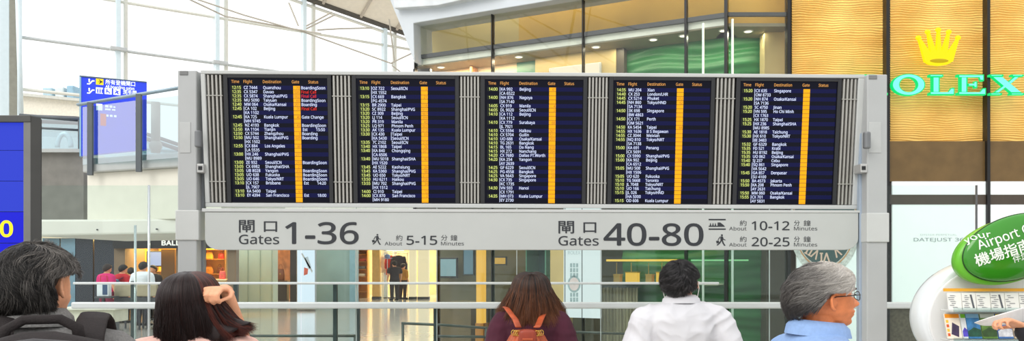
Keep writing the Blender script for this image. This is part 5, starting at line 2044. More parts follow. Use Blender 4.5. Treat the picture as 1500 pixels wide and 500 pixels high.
rbox(MB(), (0, -.27, 1.155), .40, .20, .50).build('body', bk, bp, smooth=True, local=True)
rbox(MB(), (0, -.375, 1.05), .32, .06, .26).build('front_pocket', bk, bp, smooth=True, local=True)
MB().tube([V((-.155, -.34, 1.32)), V((-.10, -.365, 1.375)), V((0, -.37, 1.39)), V((.10, -.365, 1.375)), V((.155, -.34, 1.32))], .006, 6).build('zip', mat('zip_grey', (90, 88, 90), .4, .5), bp, local=True)
MB().tube([V((-.085, -.20, 1.38)), V((-.08, -.195, 1.43)), V((-.04, -.19, 1.46)), V((.04, -.19, 1.46)), V((.08, -.195, 1.43)), V((.085, -.20, 1.38))], .016, 10, flat=.55, up=(0, 1, 0)).build('top_handle', bk, bp, smooth=True, local=True)
for sg in (-1, 1):
    MB().tube([V((sg * .100, -.215, 1.36)), V((sg * .103, -.165, 1.425)), V((sg * .108, -.10, 1.470)), V((sg * .113, -.03, 1.485)), V((sg * .12, .05, 1.46)), V((sg * .13, .12, 1.38)), V((sg * .15, .14, 1.25)), V((sg * .19, .06, 1.05)), V((sg * .19, -.12, .98))], .038, 12, flat=.22, up=(0, .3, 1)).build('shoulder_strap', bk, bp, smooth=True, local=True)

# ------------------------------------------------ 2. long dark haired woman with a raised hand
d2 = 3.25
s2 = 1.0
el2 = (.122, .18, 1.36)
wr2 = (.108, .03, 1.632)
hz_ = V((-.12, -1, .06)).normalized()          # fingers lead back over the hair
hy_ = (V((0, 0, -1)) - hz_ * V((0, 0, -1)).dot(hz_)).normalized()
hx_ = hy_.cross(hz_)
hd2 = (Matrix(((hx_.x, hy_.x, hz_.x, 0), (hx_.y, hy_.y, hz_.y, 0), (hx_.z, hy_.z, hz_.z, 0), (0, 0, 0, 1))), .80)
pB = Person('person', 'woman with long dark red brown hair raising a hand to her hair, pale pink top', stand(277, d2), math.radians(0), 1.605, True, pitch=math.radians(10), yaw=math.radians(-6), arms={1: (el2, wr2, hd2)}, voxel=.0045)
pB.top('top', mat('pale_pink_cotton', (244, 196, 182), .8, var=.05, vscale=40), .34, wr=.003)
pB.bottom('trousers', mat('jeans_blue', (64, 78, 110), .8))
pB.shoes(white)
hmB = hair_mat('dark_auburn_hair', (30, 12, 11), (116, 50, 34))


def sweepB(q_, ph, t, layer, cl):
    # the locks at her right are lifted outwards under the hand
    w_ = max(0, math.sin(ph)) ** 2 * (1 if ph < PI else 0) * max(0, math.cos(ph - 1.9))
    if w_ > .25 and cl > -.15:
        q_ = q_ + V((.10 * t ** 1.4 * w_, 0, .105 * t * t * w_))
    return q_


hair_long(pB, hmB, (30, 13, 12), 12000, 3, .235, lambda ph, t: .004 * math.sin(t * PI) + .006 * t, vol=.017, wave=.009, tone=lambda ph, v, r: v ** 2 * .35 + (.5 if math.sin(ph) > .75 and v > .5 else 0), sweep=sweepB, r0=.0007)

# ------------------------------------------------ 3. woman in a burgundy T-shirt
d3 = 5.2
pC = Person('person', 'brown haired woman in a burgundy T-shirt seen from behind under the middle screen', stand(778, d3), 0, 1.605, True, hdz=-.028, pitch=math.radians(16), voxel=.006, shoulder=.85)
bur = mat('burgundy_cotton', (70, 19, 40), .85, var=.10, vscale=12)
shC = pC.top('t_shirt', bur, .36, wr=.005, neck=1.46, flare=.012)
pC.bottom('trousers', mat('dark_trousers', (52, 54, 60)))
pC.shoes(white)
hmC = hair_mat('chestnut_hair', (24, 15, 11), (136, 82, 48))
hair_long(pC, hmC, (40, 25, 18), 10000, 11, .215, lambda ph, t: .058 * t + .012 * t * t * abs(math.sin(ph)), vol=.024, wave=.006, tone=lambda ph, v, r: v ** 1.6 * .95, r0=.0009, endvar=.22, grad=.7)
# orange drawstring backpack
lea = mat('orange_leather', (176, 78, 40), .5, var=.18, vscale=18, bump=.15, bscale=90)
brs = mat('brass', (210, 170, 80), .3, .7)
ob = thing('backpack', 'orange leather drawstring backpack on the burgundy T-shirt', 'backpack', pC.o.location + V((-.03, 0, 0)))
rings = []
for t, sx, sy in ((0, 1.0, .8), (.06, 1.1, 1), (.35, 1.08, 1.05), (.7, .95, .95), (.88, .74, .8), (1.0, .50, .62)):
    rings.append([V((.112 * sx * math.cos(a) * (1 + .06 * math.sin(11 * a) * t), -.25 + .085 * sy * math.sin(a) * (1 + .16 * math.sin(11 * a) * t), .99 + .285 * t)) for a in [2 * PI * i / 88 for i in range(88)]])
MB().loft(rings).build('body', lea, ob, smooth=True, local=True)
rbox(MB(), (0, -.315, 1.235), .092, .055, .105, 5).build('flap', mat('orange_leather_dark', (146, 54, 30), .45, var=.12, vscale=18), ob, smooth=True, local=True)
MB().box(-.026, .026, -.347, -.338, 1.220, 1.234).build('name_patch', lea, ob, bevel=.003, local=True)
for sg in (-1, 1):
    for k in range(3):
        x = sg * (.047 + .011 * k)
        mb = MB()
        mb.tube([V((x + .010 * math.cos(a), -.315 + .02 * k * .6, 1.262 + .017 * math.sin(a))) for a in [2 * PI * i / 14 for i in range(15)]], .0026, 6)
        mb.build('ring', brs, ob, smooth=True, local=True)
    top_ = [V((sg * .045, -.32, 1.345)), V((sg * .060, -.265, 1.39)), V((sg * .082, -.205, 1.42)), V((sg * .102, -.14, 1.45)), V((sg * .11, -.04, 1.450)), V((sg * .115, .07, 1.405)), V((sg * .145, .13, 1.25)), V((sg * .17, .06, 1.08)), V((sg * .16, -.16, 1.02))]
    if sg > 0:        # this strap runs under her hair
        top_[1:4] = [V((.055, -.22, 1.345)), V((.075, -.135, 1.39)), V((.098, -.05, 1.436))]
    MB().tube(top_, .017, 10, flat=.3, up=(0, .3, 1)).build('shoulder_strap', lea, ob, smooth=True, local=True)

# ------------------------------------------------ 4. man in a white shirt
d4 = 5.0
pD = Person('person', 'black haired man in a white shirt with white earphones seen from behind', stand(998, d4), math.radians(0), 1.65, pitch=math.radians(22), yaw=math.radians(-24), voxel=.006, shoulder=.90, arms={-1: ((-.240, -.03, 1.12), (-.23, .12, .95), None), 1: ((.243, -.03, 1.12), (.23, .12, .95), None)})
wsh = mat('white_shirt_cotton', (212, 211, 215), .8, var=.03)
shD = pD.top('shirt', wsh, .96, off=.018, wr=creases(.016))
pD.collar(shD, wsh, 1.452, .040, .076, .066)
pD.bottom('trousers', mat('dark_trousers', (52, 54, 60)))
pD.shoes(black)
hmD = hair_mat('black_hair', (10, 9, 10), (96, 92, 94), .3)
hair_short(pD, hmD, (14, 13, 14), lambda ph: 1.0 + 1.03 * (.5 - .5 * math.cos(ph)) ** 1.2 - .25 * math.exp(-((abs((ph % (2 * PI)) - PI) - 1.5) / .3) ** 2), .045, .008, 10000, 21, lambda a, b_: (.8, .6 * math.sin(b_ * 2 + 1)), vol=.015, tone=lambda th, ph, v, r: v ** 2.2 * .95, r0=.0008)
ep = thing('earphones', 'thin white earphone wires hanging from the white shirted man\'s ears', 'earphones', pD.o.location)
for sg in (-1, 1):
    e0 = pD.local(V((sg * .088, .004, -.012)))
    MB().tube([e0, e0 + V((sg * .004, -.006, -.03)), e0 + V((-sg * .006, -.01, -.08)), e0 + V((-sg * .022, .0, -.12)), e0 + V((-sg * .03, .10, -.17)), e0 + V((-sg * .08, .19, -.24))], .0022, 6).build('wire', white, ep, smooth=True, local=True)
    MB().ell(e0, (.011, .011, .011), 12, 8).build('ear_bud', white, ep, smooth=True, local=True)

# ------------------------------------------------ 5. man in profile with glasses
d5 = 3.15
pE = Person('person', 'grey haired man in glasses and a light blue shirt in profile', stand(1196, d5), math.radians(-84), 1.622, pitch=math.radians(3), voxel=.0032, shoulder=1.0)
tan_skin = mat('tanned_skin', (226, 134, 84), .5, var=.10, vscale=22, spec=.35, bump=.10, bscale=160)
for ch in pE.o.children:
    if ch.name.startswith('body'):
        bodyE = ch
        ch.data.materials[0] = tan_skin
        ch.data.materials.append(mat('lip_brown', (176, 92, 70), .5))
        Mi = (WS @ pE.M).inverted()
        for pg in ch.data.polygons:
            q_ = Mi @ pg.center
            if abs(q_.x) < .024 and q_.y > .06 and -.071 < q_.z < -.0505:
                pg.material_index = 1
blu = mat('light_blue_shirt', (138, 168, 214), .8, var=.05, vscale=60, bump=.15, bscale=200)
shE = pE.top('shirt', blu, .45, wr=.004)
pE.collar(shE, blu, 1.448, .046, .080, .070)
pE.bottom('trousers', mat('dark_trousers', (52, 54, 60)))
pE.shoes(black)
hmE = hair_mat('silver_hair', (60, 56, 54), (226, 220, 212))
hlE = lambda ph: .86 + 1.13 * (.5 - .5 * math.cos(ph)) ** .9 - .20 * math.exp(-((abs(abs((ph % (2 * PI)) - PI)) - 1.48) / .24) ** 2)
toneE = lambda th, ph, v, r: max(0, min(1, .18 + .5 * v + .42 * math.cos(ph) + (.1 - .5 * max(0, th - 1.35) if abs(ph - PI) < 1.1 else 0)))
hair_short(pE, hmE, (138, 132, 126), hlE, .055, .007, 22000, 33, lambda a, b_: (.8 - 1.5 * math.exp(-(b_ if b_ < PI else 2 * PI - b_) ** 2 / .8), .8 * (1 if b_ < PI else -1) * (1 if .3 < abs(b_ - PI) else .3)), vol=.026, wave=.003, tone=toneE, r0=.0006)
for sg in (-1, 1):
    ev_ = MB().ell(pE.local(V((sg * .031, .072, .012))), (.012, .011, .011), 14, 10)
    ev_.build('eye', mat('eye_white', (232, 226, 218), .2), pE.o, smooth=True, local=True)
    mb = MB()
    mb.tube([pE.local(V((sg * (.018 + .008 * i), .094 - .0028 * i * i * .6, .034 + .003 * math.sin(i)))) for i in range(5)], [.0035, .0045, .0045, .004, .002], 8)
    mb.build('eyebrow', mat('brow_grey', (70, 60, 56), .8), pE.o, smooth=True, local=True)
gl_ = thing('eyeglasses', 'thin black framed eyeglasses worn by the man in the blue shirt', 'glasses', pE.o.location, math.radians(-84))
frm = mat('glasses_black', (18, 18, 20), .3)
for sg in (-1, 1):
    c_ = V((sg * .034, .096, .008))
    pts = [pE.local(c_ + V((.0265 * math.cos(a), -.010 * abs(math.cos(a)) * (1 if math.cos(a) * sg > 0 else .1), .0175 * math.sin(a)))) for a in [2 * PI * i / 24 for i in range(25)]]
    MB().tube(pts, .0016, 6).build('rim', frm, gl_, smooth=True, local=True)
    MB().poly(pts[:-1]).build('lens', glass('spectacle_lens', (240, 246, 250), .05), gl_, local=True)
    MB().tube([pE.local(V((sg * .060, .088, .014))), pE.local(V((sg * .074, .06, .014))), pE.local(V((sg * .080, .0, .012))), pE.local(V((sg * .079, -.018, .004)))], .0019, 6).build('temple', frm, gl_, smooth=True, local=True)
MB().tube([pE.local(V((-.009, .101, .010))), pE.local(V((0, .106, .013))), pE.local(V((.009, .101, .010)))], .0017, 6).build('bridge', frm, gl_, smooth=True, local=True)

# ------------------------------------------------ 6. person beyond the edge reaching to the leaflets
d6 = 4.3
hd6 = (Matrix.Rotation(math.radians(96), 4, 'Y') @ Matrix.Rotation(math.radians(-60), 4, 'Z'), .7)
pF = Person('person', 'person in a dark sleeve holding out a white map by the leaflet rack', stand(1612, d6), math.radians(20), 1.66, arms={-1: ((-.245, .06, 1.19), (-.335, .08, 1.345), (Matrix.Rotation(math.radians(-62), 4, 'Y') @ Matrix.Rotation(math.radians(-20), 4, 'X') @ Matrix.Rotation(math.radians(90), 4, 'Z'), .75))}, voxel=.0055)
pF.top('jacket', mat('black_jacket', (34, 34, 40), .8), .93, wr=.004)
pF.bottom('trousers', mat('dark_trousers', (52, 54, 60)))
pF.shoes(black)
hair_short(pF, hmD, (14, 13, 14), lambda ph: 1.0 + 1.0 * (.5 - .5 * math.cos(ph)), .05, .008, 1200, 22, lambda a, b_: (.8, .3), vol=.02, r0=.0015)

# ------------------------------------------------ shoppers across the hall
def shopper(px, d, h, rz, label, topc, topn, botc, hairc, female=False, sleeve=.4, group='shoppers before the bag shop', long=False):
    p = Person('person', label, stand(px, d), rz, h, female, voxel=.012, face=False, group=group)
    p.top(topn, mat('top_%d_%d_%d' % topc, topc, .8), sleeve)
    p.bottom('trousers', mat('bottom_%d_%d_%d' % botc, botc, .8))
    p.shoes(black)
    mb = MB()
    hl = (lambda ph: .95 + 1.40 * (.5 - .5 * math.cos(ph)) ** 1.2)
    rings = [[p.local(p.hp(.04 + (hl(2 * PI * i / 24) - .04) * k / 8, 2 * PI * i / 24, .02)) for i in range(24)] for k in range(9)]
    rings += [[p.local(p.hp(.04 + (hl(2 * PI * i / 24) - .04) * k / 8, 2 * PI * i / 24, -.005)) for i in range(24)] for k in (8, 4, 0)]
    if long:
        rings = [[p.local(p.hp(.04 + 1.6 * k / 8, PI * .35 + PI * 1.3 * i / 23, .022) + V((0, 0, -.10 * max(0, k - 6)))) for i in range(24)] for k in range(9)] + [[p.local(p.hp(.04 + 1.6 * k / 8, PI * .35 + PI * 1.3 * i / 23, .0) + V((0, 0, -.10 * max(0, k - 6)))) for i in range(24)] for k in (8, 6, 3, 0)]
    mb.loft(rings)
    mb.build('hair', mat('hair_%d_%d_%d' % hairc, hairc, .6), p.o, smooth=True, local=True)
    return p


shopper(156, 22, 1.60, math.radians(-20), 'woman in a bright pink top standing before the bag shop', (226, 40, 120), 'top', (120, 30, 60), (46, 30, 26), True, .3)
pr_ = shopper(179, 22.5, 1.58, math.radians(-30), 'person in a red top with a blue and white backpack beside the pink topped shopper', (204, 34, 48), 'top', (40, 40, 60), (24, 20, 20), False, .4)
shopper(192, 23.3, 1.50, math.radians(10), 'dark haired shopper half hidden behind the red topped person', (60, 50, 48), 'top', (40, 40, 44), (28, 24, 22), False, .9)
shopper(209, 21.5, 1.66, math.radians(-10), 'man in a white shirt standing before the bag shop television', (236, 240, 248), 'shirt', (50, 50, 58), (36, 30, 28), False, .9)
shopper(225, 23.8, 1.56, math.radians(160), 'shop assistant in black behind the counter under the television', (40, 34, 32), 'jacket', (36, 34, 34), (36, 26, 22), True, .9)
shopper(578, 36, 1.72, math.radians(30), 'person in a dark top standing by the coats in the clothes shop', (58, 50, 50), 'top', (60, 52, 50), (44, 32, 24), False, .3, 'shoppers in the clothes shop')
shopper(590, 37, 1.60, math.radians(-30), 'person in a mustard top behind the dark topped shopper', (214, 150, 60), 'top', (70, 50, 40), (50, 36, 28), True, .6, 'shoppers in the clothes shop')
bgk = thing('backpack', 'small blue and white backpack on the red topped shopper', 'backpack', pr_.o.location, math.radians(-30))
rbox(MB(), (0, -.22, 1.14), .34, .16, .34).build('body', mat('backpack_blue_white', (150, 180, 210), .7, rgb2=(40, 50, 80), vscale=9), bgk, smooth=True, local=True)
for sg in (-1, 1):
    MB().tube([V((sg * .12, -.16, 1.28)), V((sg * .15, -.06, 1.36)), V((sg * .15, .06, 1.34)), V((sg * .16, .13, 1.2))], .025, 8, flat=.3).build('strap', mat('backpack_strap', (40, 50, 80), .7), bgk, smooth=True, local=True)
for t, p_ in ((bp, pA), (ob, pC), (bgk, pr_)):
    for ch in t.children:
        if t != bgk and not ch.name.startswith('shoulder_strap'):
            ch.data.transform(Matrix.Translation((0, 0, .045 if t == ob else (.022 if ch.name.startswith('top_handle') else .045))))
        if t == bp:
            ch.data.transform(Matrix.Translation((.035, 0, 0)))
        ch.data.transform(Matrix.Diagonal((WIDE * p_.k, WIDE * p_.k, p_.k, 1)))

# ------------------------------------------------------------------ leaflet kiosk with the green oval sign
KD = 5.0
kk = thing('leaflet_kiosk', 'white rounded leaflet kiosk with a glossy green oval sign', 'kiosk', (P(1450, 0, KD).x, KD, 0))
kw = mat('kiosk_white', (240, 240, 240), .3, var=.01, coat=.3)
kc = P(1472, 466, KD)


def oval(cx, cy, a, b_, y, n=72, rot=0.0):
    o_ = []
    for i in range(n):
        t = 2 * PI * i / n
        u_, v_ = a * math.cos(t), b_ * math.sin(t)
        o_.append(V((cx + u_ * math.cos(rot) - v_ * math.sin(rot), y, cy + u_ * math.sin(rot) + v_ * math.cos(rot))))
    return o_


A_, B_ = 122 * KD / F, 90 * KD / F
rings = [oval(kc.x, kc.z, A_ * s_, B_ * s_, KD + y) for s_, y in ((.94, .19), (.985, .17), (1, .13), (1, .06), (.985, .02), (.95, .004), (.90, .002))]
MB().loft(rings, True, False).build('rim', mat('kiosk_rim_white', (232, 236, 238), .22, var=.01, coat=.4), kk, smooth=True)
fo = .0
rings = [oval(kc.x + fo, kc.z - .01, A_ * s_, B_ * s_, KD + y) for s_, y in ((.93, .02), (.915, -.004), (.90, -.006))]
MB().loft(rings, False, True).build('face', kw, kk)
rings = [[V((kc.x + (.40 - .06 * t) * math.cos(a), KD + .16 + .13 * math.sin(a), z)) for a in [2 * PI * i / 32 for i in range(32)]] for t, z in ((0, 1.05), (.3, .8), (.6, .4), (.4, .06), (0, 0))]
MB().loft(rings).build('pedestal', kw, kk, smooth=True)

# green oval: a pale rim behind and a dark domed face
gc = P(1484, 362.5, 4.86)
ga, gb_, gr = 80 * 4.86 / F, 46 * 4.86 / F, math.radians(17)
gdark = mat('glossy_green', (54, 138, 30), .16, var=.05, coat=.25)
glite = mat('bright_green', (104, 186, 44), .3, var=.03)
rings = [oval(gc.x - .026, gc.z - .022, ga * s_, gb_ * s_, 4.86 + y, rot=gr) for s_, y in ((.90, .09), (1, .05), (1.01, .0), (.97, -.02))]
grim = MB().loft(rings).build('oval_rim', glite, kk, smooth=True)


def dome(s_):
    return 4.83 - .055 * math.sqrt(max(0, 1 - s_ * s_))


rings = [oval(gc.x, gc.z, ga * s_, gb_ * s_, dome(s_), rot=gr) for s_ in (1, .985, .95, .9, .8, .7, .55, .4, .2, .05)]
gface = MB().loft([oval(gc.x, gc.z, ga, gb_, 4.85, rot=gr)] + rings).build('oval_face', gdark, kk, smooth=True)
MB().tube(oval(gc.x, gc.z, ga * 1.0, gb_ * 1.0, 4.832, rot=gr) + [oval(gc.x, gc.z, ga, gb_, 4.832, rot=gr)[0]], .004, 6).build('oval_edge', mat('green_edge', (20, 60, 16), .3), kk, smooth=True)
kt = mat('kiosk_white_print', (236, 244, 230), .5)


def ktext(name, s, x, y, ang, size, sx=1.0, bold=.01, track=0.0, arc=None):
    "lettering laid over the dome; x, y is the start of the baseline in the picture"
    vs, fs, w_ = layout(s, bold, track)
    a0 = P(x, y, 4.8)
    out = []
    for p in vs:
        u_, v_ = p.x * size * sx, p.y * size
        if arc:
            th = ang - u_ / arc * 1.0
            # baseline bends along a circle of radius arc
            cx_ = a0.x + arc * math.sin(ang)
            cz_ = a0.z - arc * math.cos(ang)
            r_ = arc + v_
            q_ = V((cx_ - r_ * math.sin(th), 0, cz_ + r_ * math.cos(th)))
        else:
            q_ = V((a0.x + u_ * math.cos(ang) - v_ * math.sin(ang), 0, a0.z + u_ * math.sin(ang) + v_ * math.cos(ang)))
        dx, dz = q_.x - gc.x, q_.z - gc.z
        uu, vv = (dx * math.cos(gr) + dz * math.sin(gr)) / ga, (-dx * math.sin(gr) + dz * math.cos(gr)) / gb_
        q_.y = dome(min(1, math.sqrt(uu * uu + vv * vv))) - .003 - p.z * size
        out.append(q_)
    MB().add(out, fs).build(name, kt, gface)


px_ = 4.8 / F
ktext('lettering', 'your', 1419, 357, math.radians(34), 11.5 * px_, 1.25, .015, .05, arc=.22)
ktext('lettering', 'Airport Guide', 1433.5, 366, math.radians(19), 18 * px_, 1.02, .012)
ktext('lettering', '機場指南', 1430, 390, math.radians(18), 20 * px_, 1.03, .018)
ktext('lettering', '伴您', 1481, 385, math.radians(16), 12 * px_, 1.0, .01)

# two tray rows
trm = mat('tray_light_grey', (214, 214, 210), .4)
for y0, y1, yb in ((423, 427.5, 455), (459, 460.5, 498)):
    a, c = P(1386, yb, 4.88), P(1530, y0, 4.88)
    tray = MB()
    tray.box(a.x, c.x, 4.80, 4.95, a.z - .006, a.z + .004)
    tray = tray.build('tray', trm, kk, bevel=.003)
    b = P(1386, y1, 4.88)
    MB().box(a.x, c.x, 4.90, 4.915, b.z, c.z).build('header_strip', mat('strip_orange', (244, 176, 50), .5) if y0 < 440 else trm, tray)
    MB().box(a.x, c.x, 4.795, 4.80, a.z - .006, a.z + .02).build('lip', glass('tray_acrylic', (236, 244, 244), .06), tray)
pa = mat('leaflet_paper', (232, 230, 224), .7, var=.03)
prt = mat('leaflet_grey_print', (150, 150, 150), .7)
names = ['at the left end', 'second from the left end', 'third from the left end', 'fourth from the left end', 'fifth from the left end', 'sixth from the left end', 'seventh from the left end']
for k in range(6):
    x0 = 1388.5 + k * 21
    t = thing('leaflet', 'pale printed map leaflet in the upper kiosk row, ' + names[k], 'leaflet', P(x0 + 10, 455, 4.86), 0, 'map leaflets in the upper kiosk row')
    a, c, e = P(x0, 454, 4.86), P(x0 + 19, 429.5, 4.895), P(x0 + 4, 429.5, 4.895)
    MB().prism([V((a.x, 4.85, a.z)), V((P(x0 + 19.5, 0, 4.86).x, 4.85, a.z)), V((c.x, 4.895, c.z)), V((P(x0 - 1, 0, 4.895).x, 4.895, c.z))], (0, .008, .0005)).build('sheet', pa, t)
    mb = MB()
    w_ = 19 * 4.86 / F
    H_ = c.z - a.z
    P0 = lambda u_, v_: V((a.x + u_ * w_, 4.8485 + .045 * v_, a.z + v_ * H_))
    rr = random.Random(k)
    for j in range(7):
        u_, v_ = rr.uniform(.08, .4), .12 + j * .115
        mb.poly([P0(u_, v_), P0(u_ + rr.uniform(.2, .5), v_), P0(u_ + rr.uniform(.2, .5), v_ + .05), P0(u_, v_ + .05)])
    mb.build('print', prt, t)
    if k in (1, 3):
        MB().poly([P0(.78, .1), P0(.93, .1), P0(.93, .9), P0(.78, .9)]).build('dark_print', mat('leaflet_dark_print', (90, 92, 98), .7), t)
bro = [((250, 236, 216), (240, 150, 30), (70, 56, 86), 'orange and white brochure with a dark tablet picture', 1389, 22),
       ((236, 240, 240), (120, 196, 40), (90, 80, 200), 'narrow white and green brochure beside the tablet brochure', 1412, 8),
       ((70, 140, 196), (140, 190, 220), (40, 90, 70), 'blue landscape brochure with a green coast picture', 1420, 20),
       ((110, 150, 70), (220, 226, 214), (60, 90, 50), 'green brochure with a pale heading below the map', 1441, 22),
       ((80, 130, 200), (240, 210, 60), (230, 230, 236), 'blue and yellow brochure beside the pointing hand', 1464, 22),
       ((226, 200, 170), (200, 60, 60), (90, 90, 90), 'beige brochure with red heading at the row end', 1487, 22)]
for k, (c0, c1, c2, lab, x0, wp_) in enumerate(bro):
    t = thing('brochure', lab, 'brochure', P(x0 + wp_ / 2, 497, 4.84), 0, 'brochures in the lower kiosk row')
    a, c = P(x0, 496.5, 4.84), P(x0 + wp_, 460.5, 4.88)
    w_ = (wp_ - 1) * 4.84 / F
    H_ = c.z - a.z
    P0 = lambda u_, v_, o_=0.0: V((a.x + u_ * w_, 4.84 + .045 * v_ - o_, a.z + v_ * H_))
    MB().prism([P0(0, 0), P0(1, 0), P0(1, 1), P0(0, 1)], (0, .012, 0)).build('cover', mat('cover_%d' % k, c0, .35, var=.3 if k in (2, 3, 4) else .03, vscale=22), t)
    MB().poly([P0(0, .84, .001), P0(1, .84, .001), P0(1, 1, .001), P0(0, 1, .001)]).build('heading_print', mat('cover_head_%d' % k, c1, .4), t)
    MB().poly([P0(.28, .18, .001), P0(.78, .06, .001), P0(.9, .5, .001), P0(.45, .66, .001)] if k == 0 else [P0(.0, .08, .001), P0(1, .08, .001), P0(1, .36, .001), P0(.5, .46, .001), P0(0, .3, .001)]).build('picture_print', mat('cover_pic_%d' % k, c2, .4, var=.25, vscale=30), t)
    if k == 0:
        for j in range(4):
            MB().poly([P0(.03, .1 + j * .18, .0012), P0(.2, .1 + j * .18, .0012), P0(.2, .22 + j * .18, .0012), P0(.03, .22 + j * .18, .0012)]).build('square_print', mat('cover_sq_%d' % (j % 2), ((226, 96, 40), (250, 200, 60))[j % 2], .4), t)

# the map held out over the brochures
mp = tag(None or MB().add([], []).add(*(lambda nx, ny: ([
    (lambda u_, v_: P(1427 + 78 * u_ + (6 * v_ if u_ > .02 else 6 * v_), 473 - 24 * u_ ** .9 + v_ * (2 + 26 * u_ ** .7 * (1 - .25 * u_)), 4.42 - .06 * math.sin(u_ * 3) + .03 * v_))(i / nx, j / ny) for j in range(ny + 1) for i in range(nx + 1)],
    [(j * (nx + 1) + i, j * (nx + 1) + i + 1, (j + 1) * (nx + 1) + i + 1, (j + 1) * (nx + 1) + i) for j in range(ny) for i in range(nx)]))(24, 10)).build('paper_map', mat('map_paper', (250, 249, 247), .7, var=.04, vscale=30), None, smooth=True, origin=P(1475, 470, 4.42)), 'creased white paper map held out over the brochures', 'map')
so = mp.modifiers.new('Solidify', 'SOLIDIFY')
so.thickness = .002

# ------------------------------------------------------------------ tall information display at the left edge
dd = 4.7
dsp = thing('information_display', 'tall dark framed blue information display at the edge behind the grey haired man', 'display', (P(-20, 0, dd).x, dd, 0))
zt0 = P(0, 171, dd).z
fr_ = mat('display_frame', (112, 112, 110), .45, .1)
fr_d = mat('display_frame_dark', (70, 70, 68), .5)
xl, xr = P(-110, 0, dd).x, P(48, 0, dd).x
MB().box(xl, xr, dd + .01, dd + .09, .95, zt0).build('cabinet', fr_d, dsp, bevel=.006)
MB().box(P(37, 0, dd).x, xr, dd - .02, dd + .012, .95, zt0).build('side_frame', fr_, dsp, bevel=.004)
MB().prism([V((xr, dd - .02, zt0)), V((P(60, 0, dd + .02).x, dd + .02, zt0 - .004)), V((P(60, 0, dd + .02).x - .04, dd + .09, zt0 - .004)), V((xr, dd + .09, zt0))], (0, 0, .95 - zt0)).build('side_cheek', fr_d, dsp)
MB().box(xl, xr + .002, dd - .025, dd + .012, P(0, 180, dd).z, zt0 + .004).build('top_frame', fr_d, dsp, bevel=.004)
MB().box(xl, xr, dd - .02, dd + .012, .93, .99).build('bottom_frame', fr_, dsp, bevel=.004)
for x in (xl + .1, xr - .1):
    MB().box(x - .04, x + .04, dd + .08, dd + .2, 0, .95).build('leg', fr_d, dsp, bevel=.004)
MB().box(xl, xr, dd - .05, dd + .4, 0, .03).build('base_plate', fr_d, dsp, bevel=.004)
rows_ = (180, 221, 266, 311, 357, 400)
for k in range(5):
    m_ = glow('info_blue', (44, 66, 222), .75) if k < 3 else glow('info_blue_bright', (14, 20, 214), .9)
    s_ = MB().box(xl + .02, P(37, 0, dd).x - .002, dd - .002, dd + .012, P(0, rows_[k + 1], dd).z + .004, P(0, rows_[k], dd).z).build('screen', m_, dsp)
    if k == 3:
        mb = MB()
        textfit(mb, '0', P(.5, 348, dd) + V((0, -.005, 0)), V((1, 0, 0)), V((0, 0, 1)), 19.5 * dd / F, 25 * dd / F, .03)
        mb.build('numeral', glow('info_yellow', (255, 236, 40), 1.0), s_)
# pale teal glass panel low at the left
gp_ = thing('frosted_screen', 'pale teal glass panel low behind the grey haired man', 'glass panel', (P(0, 0, 5.6).x, 5.6, 0))
MB().box(P(-60, 0, 5.6).x, P(58, 0, 5.6).x, 5.6, 5.62, .1, P(0, 425, 5.6).z).build('pane', mat('teal_frosted', (190, 220, 214), .3), gp_, bevel=.004)
MB().box(P(-60, 0, 5.6).x, P(58, 0, 5.6).x, 5.57, 5.65, 0, .1).build('foot', alu, gp_, bevel=.004)

# ------------------------------------------------------------------ roof struts of the hall to our left, mirrored in the shop glass
MC = CO + FN * 2 * (CC - CO).dot(FN)


def RPt(px, py, t=1.25):
    q_ = FP(px, py)
    return q_ + (q_ - MC) * t


rt_ = sroot('trim_2', 'pale steel roof struts over the hall', RPt(700, 60))
for pts, r_ in ((((590, 33), (708, 60), (830, 97)), .032), (((640, 22), (689, 52), (735, 86)), .022), (((680, 5), (687, 90)), .026), (((722, 8), (790, 59), (850, 106)), .03), (((745, 9), (823, 50), (900, 92)), .022), (((846, -5), (828, 95)), .04), (((770, -4), (850, 17), (960, 52)), .022), (((868, -6), (858, 60)), .02)):
    MB().tube([RPt(*q_) for q_ in pts], r_, 8).build('roof_strut', mat('strut_grey', (120, 112, 96), .5), rt_)

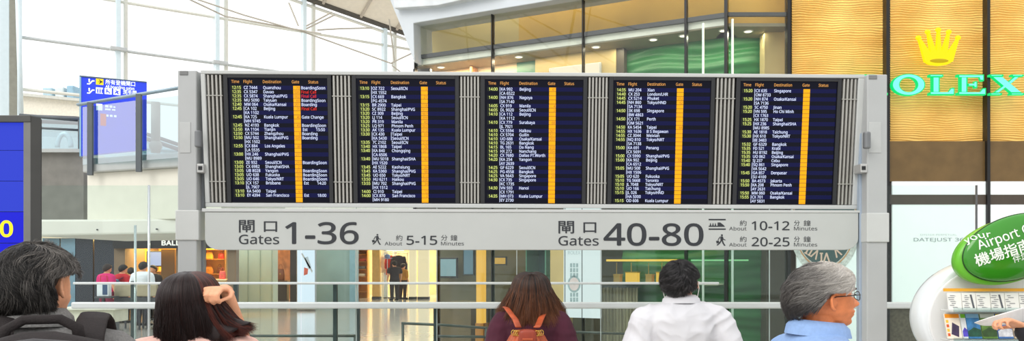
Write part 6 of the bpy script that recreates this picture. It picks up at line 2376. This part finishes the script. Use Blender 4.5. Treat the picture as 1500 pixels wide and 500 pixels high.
# ------------------------------------------------------------------ lights of the place, and fill lamps added for the shop walls
lamp('hall_daylight', 'SUN', (-10, -4, 14), 1.3, (255, 252, 246), .6, (math.radians(52), 0, math.radians(-38)))
AR = lambda name, loc, e, rgb, sx, sy, rot: lamp(name, 'AREA', loc, e, rgb, sx, rot, sy)
DOWN = (0, 0, 0)
AR('bag_shop_ceiling_lamp', (P(225, 0, 25.2).x, 25.2, 2.33), 220, (255, 214, 140), 2.4, 1.6, DOWN)
AR('shelf_shop_ceiling_lamp', (P(314, 0, 24.5).x, 24.5, 2.33), 50, (255, 206, 130), .7, .8, DOWN)
AR('clothes_shop_ceiling_lamp', (P(580, 0, 39.5).x, 39.5, 2.95), 330, (255, 228, 180), 4, 3, DOWN)
AR('amber_shop_lamp', (P(412, 0, 36.5).x, 36.5, 2.9), 60, (255, 190, 110), 1.2, 1, DOWN)
g0 = FP(985, 385, .30)
AR('green_wall_lamp', (g0.x, g0.y - .0, ZA - .17), 9, (255, 255, 226), 1.6, .12, (0, 0, math.atan2(FD.y, FD.x)))
AR('green_wall_lamp', (P(1090, 0, CY + .3).x, CY + .3, ZA - .17), 4, (255, 255, 226), .5, .12, DOWN)
AR('watch_shop_lamp', (FP(960, 385, .4).x, FP(960, 385, .4).y, 2.33), 10, (255, 224, 160), 1.2, .3, (0, 0, math.atan2(FD.y, FD.x)))
AR('dark_shop_lamp', (FP(720, 385, .9).x, FP(720, 385, .9).y + .2, 2.33), 9, (255, 214, 150), 1.4, .5, (0, 0, math.atan2(FD.y, FD.x)))
AR('peach_wall_lamp', (FP(690, 385, .25).x, FP(690, 385, .25).y, ZA - .17), 22, (255, 226, 190), 1.6, .1, (0, 0, math.atan2(FD.y, FD.x)))
AR('gold_wall_lamp', (5.2, CY - .25, 5.75), 45, (255, 226, 160), 5.2, .12, (math.radians(14), 0, 0))
g2 = FP(820, 385, .22)
AR('khaki_wall_fill', (g2.x, g2.y, ZA - .17), 6, (255, 240, 214), 1.6, .1, (0, 0, math.atan2(FD.y, FD.x)))  # unseen fill added to brighten the khaki wall
g1 = FP(840, 385, .28)
AR('upper_wall_fill', (g1.x, g1.y, 5.6), 34, (255, 246, 226), 4.2, .3, (math.radians(-14) * 0, 0, math.atan2(FD.y, FD.x)))  # unseen fill added to lift the tan band under the bulkhead
AR('upper_wall_fill', (P(1110, 0, CY + .3).x, CY + .3, 5.6), 7, (255, 246, 226), .8, .3, DOWN)  # same added fill, continued past the corner
